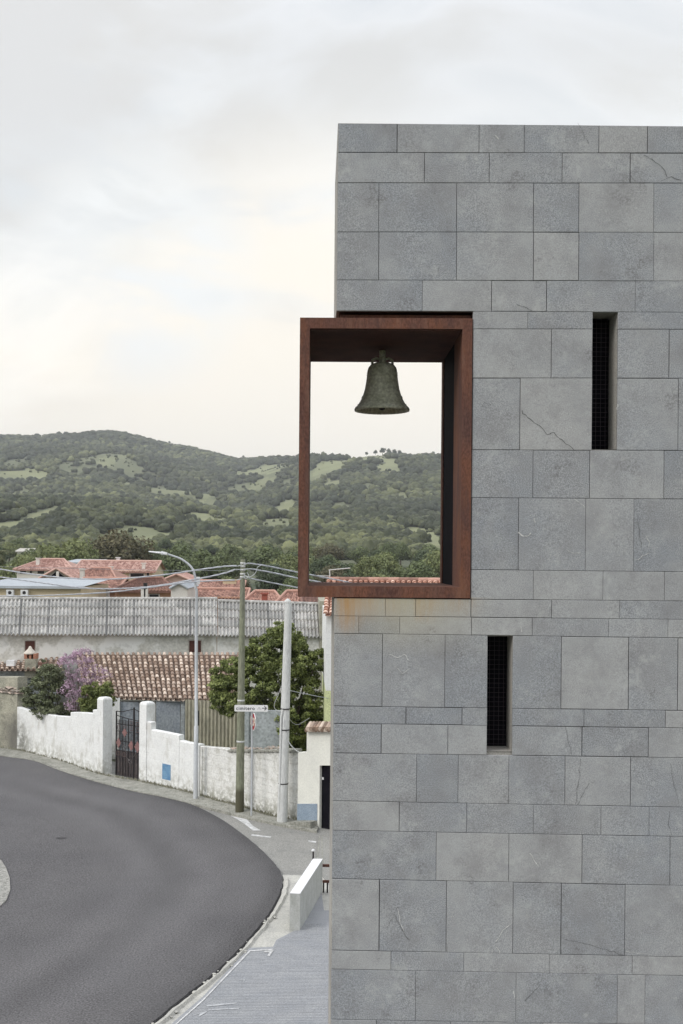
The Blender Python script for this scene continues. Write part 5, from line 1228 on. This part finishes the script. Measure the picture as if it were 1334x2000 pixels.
# ------------------------------------------------------------------ village houses
HG = 'village houses beyond the long shed'
def win(parent, x0, x1, y0, y1, Y, m=GLS):
    a, b = P(x0, y1, Y), P(x1, y0, Y); mb = MB(); mb.box((a.x, Y-.04, a.z), (b.x, Y+.1, b.z)); w = mb.build('window', WALW, parent)
    mb = MB(); dx = (b.x-a.x)*.1; dz = (b.z-a.z)*.1; mb.box((a.x+dx, Y-.07, a.z+dz), (b.x-dx, Y-.045, b.z-dz)); mb.build('pane', m, w)
def house(name, label, x0, x1, ye, yr, Y, D=9, wall=WALW, roof=RED, kind='side', wins=(), chim=(), over=.35, base=0, hipw=None, yel=None):
    h = thing(name, label, 'house', (P((x0+x1)/2, ye, Y).x, Y, base), HG)
    X0, X1 = P(x0, ye, Y).x, P(x1, ye, Y).x; ze = P((x0+x1)/2, ye, Y).z
    mb = MB(); mb.box((X0, Y, base), (X1, Y+D, ze))
    rd = random.Random(int(x0)); tv = lambda r, c: random.Random(r*131+c).random()
    if kind == 'side' or kind == 'hip':
        zr = P((x0+x1)/2, yr, Y+D/2).z; ins = 0 if kind == 'side' else min((X1-X0)*.35, D/2)
        if kind == 'side':
            for X in (X0, X1): mb.poly([(X, Y, ze), (X, Y+D, ze), (X, Y+D/2, zr)])
        rm = MB(); o = over
        c = [Vector((X0-o, Y-o, ze-o*.3)), Vector((X1+o, Y-o, ze-o*.3)), Vector((X1+o-ins, Y+D/2, zr+.05)), Vector((X0-o+ins, Y+D/2, zr+.05)), Vector((X0-o, Y+D+o, ze-o*.3)), Vector((X1+o, Y+D+o, ze-o*.3))]
        corr(rm, c[0], c[1], c[2], c[3], .26, .045, max(4, int(D/2/.45)), .03, tv=tv, sub=3)
        rm.poly([c[4], c[5], c[2], c[3]], .4)
        if ins: rm.poly([c[0], c[3], c[4]], .5); rm.poly([c[1], c[5], c[2]], .5)
        rm.tube([c[3]+Vector((0, 0, .05)), c[2]+Vector((0, 0, .05))], .13, 6, t=.9)
        for a_, b_ in ((c[0], c[3]), (c[1], c[2])): rm.tube([a_+Vector((0, 0, .05)), b_+Vector((0, 0, .05))], .10, 6, t=.8)
        rm.box((X0-o, Y-o, ze-o*.3-.14), (X1+o, Y-o+.12, ze-o*.3-.03), t=.2)
    elif kind == 'gable':
        Xm = (X0+X1)/2; zr = P((x0+x1)/2, yr, Y).z; mb.poly([(X0, Y, ze), (X1, Y, ze), (Xm, Y, zr)]); mb.poly([(X0, Y+D, ze), (Xm, Y+D, zr), (X1, Y+D, ze)])
        rm = MB(); o = over; sl_ = (zr-ze)/(Xm-X0)
        L0, L1, M0, M1, Q0, Q1 = Vector((X0-o, Y-o, ze-o*sl_)), Vector((X0-o, Y+D, ze-o*sl_)), Vector((Xm, Y-o, zr+.05)), Vector((Xm, Y+D, zr+.05)), Vector((X1+o, Y-o, ze-o*sl_)), Vector((X1+o, Y+D, ze-o*sl_))
        corr(rm, L1, L0, M0, M1, .26, .045, 8, .03, tv=tv, sub=3); corr(rm, Q0, Q1, M1, M0, .26, .045, 8, .03, tv=tv, sub=3)
        rm.tube([M0, M1], .12, 6, t=.8)
        for a_, b_ in ((L0, M0), (Q0, M0)): rm.tube([a_, b_], .11, 6, t=.9)
    else:
        zr = P((x0+x1)/2, yr, Y+D).z; rm = MB(); rm.poly([(X0-.3, Y-.3, ze+.06), (X1+.3, Y-.3, ze+.06), (X1+.3, Y+D, zr), (X0-.3, Y+D, zr)]); rm.box((X0-.3, Y-.3, ze-.12), (X1+.3, Y-.1, ze+.055), t=.3)
    mb.build('wall', wall, h); r_ = rm.build('roof', roof, h)
    for (cx_, w_, y0, y1, Yc, m_) in chim:
        q = MB(); a, b = P(cx_-w_/2, y1, Yc), P(cx_+w_/2, y0, Yc); q.box((a.x, Yc, a.z-.5), (b.x, Yc+.6, b.z)); q.box((a.x-.08, Yc-.08, b.z), (b.x+.08, Yc+.68, b.z+.1)); q.build('chimney', m_, r_)
    for w_ in wins: win(h, *w_[:4], Y, *(w_[4:] or ()))
    return h
house('village_house', 'two storey white house at far left with pale red roof', 33, 140, 1111, 1093, 138, 10, WALW, REDP, 'hip', wins=((38, 52, 1114, 1121), (58, 63, 1113, 1121), (72, 88, 1114, 1121), (110, 120, 1114, 1121)), chim=((73, 6, 1091, 1097, 140, WALW),))
house('village_house', 'long pale red roofed house with white chimneys left of the lamp', 148, 298, 1114, 1097, 126, 10, WALC, REDP, 'side', wins=((252, 284, 1119.5, 1127), (222, 246, 1117.5, 1120), (286, 292, 1117, 1127)), chim=((230, 6, 1090, 1097, 132, PLAS), (280, 6, 1101, 1112, 127, WALW), (216, 6, 1108, 1119, 124, WALW)))
house('village_house', 'grey roofed house showing behind the pale red roofs', 126, 182, 1099, 1092, 155, 10, WALW, GRYR, 'flat')
house('village_house', 'house with open white gable porch in the middle left', 84, 138, 1126, 1111, 110, 10, WALW, REDP, 'gable', chim=((158, 5, 1112, 1122, 112, WALW),))
house('village_house', 'red roofed house right of the open gable porch', 139, 222, 1130, 1111, 113, 10, WALC, RED, 'hip', chim=((160, 7, 1113, 1127, 111, WALW),))
house('village_house', 'cream walled house with plain grey roof at the left edge', -50, 158, 1146, 1129, 84, 12, WALC, GRYR, 'flat')
house('village_house', 'red roof between the cream house and dark red roof', 152, 224, 1149, 1131, 98, 9, WALO, RED, 'side', chim=((209, 6, 1152, 1167, 95, WALW),))
house('village_house', 'ochre walled house with dark red roof', 228, 333, 1151, 1131, 90, 9, WALO, REDD, 'hip', wins=((290, 312, 1160, 1170),), chim=())
house('village_house', 'pink gabled house behind the lamp pole', 298, 392, 1141, 1122, 116, 10, WALP, REDP, 'gable')
house('village_house', 'small white house with low gable left of the lamp pole', 334, 366, 1148, 1140, 82, 8, WALW, WALW and GRYR, 'gable', over=.1)
house('village_house', 'red roofed house just left of the utility pole', 366, 468, 1150, 1136, 106, 9, WALC, RED, 'side', chim=((448, 26, 1134, 1146, 109, WALC),))
house('village_house', 'low red roof touching the shed ridge beside the utility pole', 382, 474, 1166, 1152, 88, 9, WALO, RED, 'side')
house('village_house', 'red roofed house with brick chimney right of the utility pole', 478, 548, 1178, 1157, 78, 9, WALO, RED, 'hip', chim=((516.5, 11, 1161, 1176, 78, mat('brick_chimney', (.34, .10, .07), (.28, .09, .07), scale=3)),))
house('village_house', 'hipped red roof behind the top of the concrete pole', 545, 612, 1179, 1157, 76, 9, WALC, RED, 'hip')
house('village_house', 'red roof tucked under the left corner of bell frame', 600, 660, 1180, 1163, 74, 9, WALC, REDD, 'side')
house('village_house', 'distant white roof among trees at the left', 34, 58, 1076, 1072.5, 260, 8, WALW, WALW, 'side')
# standing bits: dark sheet painted for the shade inside the gable porch, air conditioners, flue
pg = [o for o in C.objects if o.get('label', '').startswith('house with open white gable')][0]
mb = MB(); a, b, c = P(97, 1127, 109.6), P(127, 1127, 109.6), P(111, 1115.5, 109.6); mb.poly([a, b, c]); mb.build('gable_dark_sheet', DARK, pg)
mb = MB(); a = P(110, 1127, 109.5); mb.box((a.x, 109.4, a.z), (a.x+.25, 109.55, P(111, 1116, 109.5).z)); mb.build('porch_post', WALW, pg)
for i, x in enumerate((20, 48)):
    ac = thing('air_conditioner', ['white air conditioner at the left end of the cream wall', 'white air conditioner with dark fan on the cream wall'][i], 'air conditioner', P(x, 1158, 83.9), 'air conditioners on the cream house')
    a, b = P(x-7, 1163, 83.7), P(x+7, 1152, 83.7); mb = MB(); mb.box((a.x, 83.55, a.z), (b.x, 83.95, b.z)); mb.build('casing', PLAS, ac)
    c = P(x-1, 1157.5, 83.54); mb = MB(); mb.poly([c+Vector((.13*math.cos(k*.5), 0, .13*math.sin(k*.5))) for k in range(12, -1, -1)]); mb.build('fan_grille', IRON, ac)
fl = thing('flue_stack', 'white chimney stack with black cowl before the ochre house', 'chimney', P(282, 1170, 80))
mb = MB(); cbx(mb, 275, 281, 1148, 1175, 80, .4); cbx(mb, 284, 288, 1148, 1175, 80, .4); mb.build('stack', WALW, fl)
mb = MB(); cbx(mb, 281, 284, 1148, 1175, 80.05, .3); cbx(mb, 276, 287, 1146, 1149.5, 79.95, .5); cbx(mb, 280, 287, 1138.5, 1146, 80, .3); mb.build('cowl', IRON, fl)
# palm at the left edge
pm = thing('palm_tree', 'palm crown leaning in at the left edge of the roofs', 'palm', (P(-6, 1090, 95).x, 95, 0))
c = P(-6, 1082, 95); mb = MB(); mb.tube([(c.x, 95, 0), (c.x, 95, c.z*.5), c], [.3, .22, .2], 8); mb.build('trunk', BARK, pm)
mb = MB(); rd = random.Random(1)
for k in range(34):
    a = rd.uniform(0, 6.28); e = rd.uniform(-.3, 1.2); L0 = rd.uniform(1.1, 1.7); prev = None; pts_ = []
    for s in range(7):
        q = s/6; pts_.append(c+Vector((math.cos(a)*L0*q*math.cos(e*(1-q*.6)), math.sin(a)*L0*q*math.cos(e*(1-q*.6)), L0*(math.sin(e)*q-.75*q*q))))
    sd_ = Vector((-math.sin(a), math.cos(a), 0))
    for s in range(6):
        for sg in (1, -1):
            for u in (0, .5):
                p = pts_[s].lerp(pts_[s+1], u); d = (pts_[s+1]-pts_[s]); w = .38*(1-(s/6-.35)**2)
                mb.poly([p, p+d*.35, p+sd_*sg*w+d*.9+Vector((0, 0, -.12))], t=rd.random())
mb.build('fronds', leafmat('palm_fronds', (.10, .12, .06), (.16, .16, .09), 1), pm)

# ------------------------------------------------------------------ garden trees
def blobs_px(lst, Y, dep=1.0):
    out = []
    for (px, py, rx, rz, dy) in lst: p = P(px, py, Y+dy); k = (Y+dy)/F; out.append((p.x, p.y, p.z, rx*k, rx*k*dep, rz*k))
    return out
def garden_tree(name, label, cat, lst, Y, n, size, lm, base, hf, rtr, seed, shell=.45, jit=.6, cols=None):
    bl = blobs_px(lst, Y); b = Vector((P(base, 1400, Y).x, Y, 0)); t = thing(name, label, cat, b)
    # sprays of leaves: small clumps over the lobes
    rd = np.random.default_rng(seed); cl = []
    for (x, y, z, rx, ry, rz) in bl:
        m = max(6, int(26*(rx*rz)/.25))
        for k in range(m):
            d = rd.normal(size=3); d /= np.linalg.norm(d); q = rd.uniform(.45, 1.05)
            s = rd.uniform(.11, .24)
            cl.append((x+d[0]*rx*q, y+d[1]*ry*q, z+d[2]*rz*q, s, s, s*.7))
    lv = leaves(n, cl, size, seed, shell=.2, jit=jit)
    # clump-wise tone
    ph = rd.random(3)*20
    lv.t = [float(np.clip(tt*.55+.45*(.5+.9*mn.noise(Vector(lv.v[4*i])*1.6+Vector(ph)))+rd.normal(0, .05), 0, 1)) for i, tt in enumerate(lv.t)]
    lv.build('crown', lm, t)
    hz = max(q[2] for q in bl)
    mbt = MB(); fork = b+Vector((0, 0, hf)); mbt.tube([b, b+Vector((.08, 0, hf*.5)), fork], [rtr*1.3, rtr, rtr*.85], 8)
    for q in bl: e = Vector(q[:3]); mbt.tube([fork, fork.lerp(e, .5)+Vector((.1, 0, .15)), e], [rtr*.6, rtr*.35, rtr*.12], 6)
    mbt.build('trunk', BARK, t); return t
garden_tree('leafy_tree', 'dense glossy green tree behind the poles', 'tree', [(548, 1240, 28, 26, 0), (520, 1262, 34, 30, -.2), (575, 1255, 26, 34, 0), (500, 1300, 42, 40, 0), (560, 1300, 45, 42, -.3), (602, 1300, 34, 30, .2), (448, 1318, 38, 30, 0), (430, 1345, 30, 28, .1), (470, 1360, 44, 34, -.2), (530, 1360, 46, 36, -.4), (592, 1350, 40, 36, 0), (430, 1375, 22, 18, 0), (600, 1400, 36, 36, .1), (570, 1425, 30, 38, .2), (548, 1395, 28, 22, 0), (622, 1275, 14, 12, 0), (575, 1462, 34, 24, .3), (556, 1440, 14, 26, -1.6), (560, 1400, 16, 20, -1.6), (455, 1388, 24, 10, -.1), (620, 1430, 30, 28, .4), (606, 1455, 24, 20, .4)],
    42.7, 68000, .108, L_CIT, 560, 1.6, .12, 11)
garden_tree('shrub', 'feathery dark green bush behind the left white wall', 'shrub', [(68, 1352, 18, 20, 0), (82, 1330, 16, 24, 0), (102, 1312, 20, 20, 0), (112, 1345, 20, 26, 0), (56, 1372, 18, 14, .1), (88, 1368, 24, 20, 0), (120, 1330, 14, 26, .2), (128, 1385, 22, 16, 0), (98, 1388, 34, 14, 0), (50, 1348, 8, 8, 0), (88, 1300, 8, 12, 0)], 48.6, 10500, .11, L_BSH, 95, .9, .07, 12)
garden_tree('blossom_tree', 'slender shrub covered in lilac pink blossom', 'tree', [(120, 1288, 12, 12, 0), (134, 1290, 14, 18, 0), (150, 1285, 14, 18, 0), (168, 1280, 16, 16, 0), (176, 1308, 14, 22, 0), (150, 1320, 20, 24, 0), (136, 1345, 16, 24, 0), (158, 1352, 14, 20, 0), (200, 1316, 16, 12, 0), (170, 1332, 14, 16, 0), (186, 1340, 12, 10, .1), (142, 1375, 16, 14, 0)], 48.0, 5200, .075, L_PUR, 150, 1.3, .05, 13, shell=.1)
garden_tree('shrub', 'rounded green bush against the left gate pier', 'shrub', [(172, 1358, 16, 16, 0), (190, 1348, 22, 16, 0), (208, 1352, 18, 14, 0), (186, 1372, 28, 20, 0), (172, 1385, 18, 14, 0), (205, 1366, 18, 16, .1)], 46.6, 11000, .11, leafmat('bush_leaves_olive', (.09, .12, .04), (.14, .17, .055), 2, tcol=(.26, .28, .10)), 185, .8, .07, 14)
if 0: garden_tree('shrub', 'small green plant behind the iron gate', 'shrub', [(232, 1425, 10, 18, 0), (238, 1450, 12, 20, 0), (228, 1470, 10, 16, 0)], 46.4, 2500, .11, L_BSH, 234, .6, .04, 15)

# ------------------------------------------------------------------ haze
mb = MB(); mb.box((-5900, -5900, -1.1), (5900, 5900, 460))
hm = bpy.data.materials.new('haze'); hm.use_nodes = True; nt = hm.node_tree; nt.nodes.clear()
pvn = nt.nodes.new('ShaderNodeVolumePrincipled'); pvn.inputs['Color'].default_value = (.88, .92, .97, 1); pvn.inputs['Density'].default_value = .00013; pvn.inputs['Anisotropy'].default_value = .0
on = nt.nodes.new('ShaderNodeOutputMaterial'); nt.links.new(pvn.outputs[0], on.inputs['Volume'])
hz = mb.build('haze', hm, kind='stuff'); hz['label'] = 'thin bluish evening haze over the valley and hills'; hz['category'] = 'haze'
for o in list(C.objects):
    if '_o' in o.keys(): del o['_o']
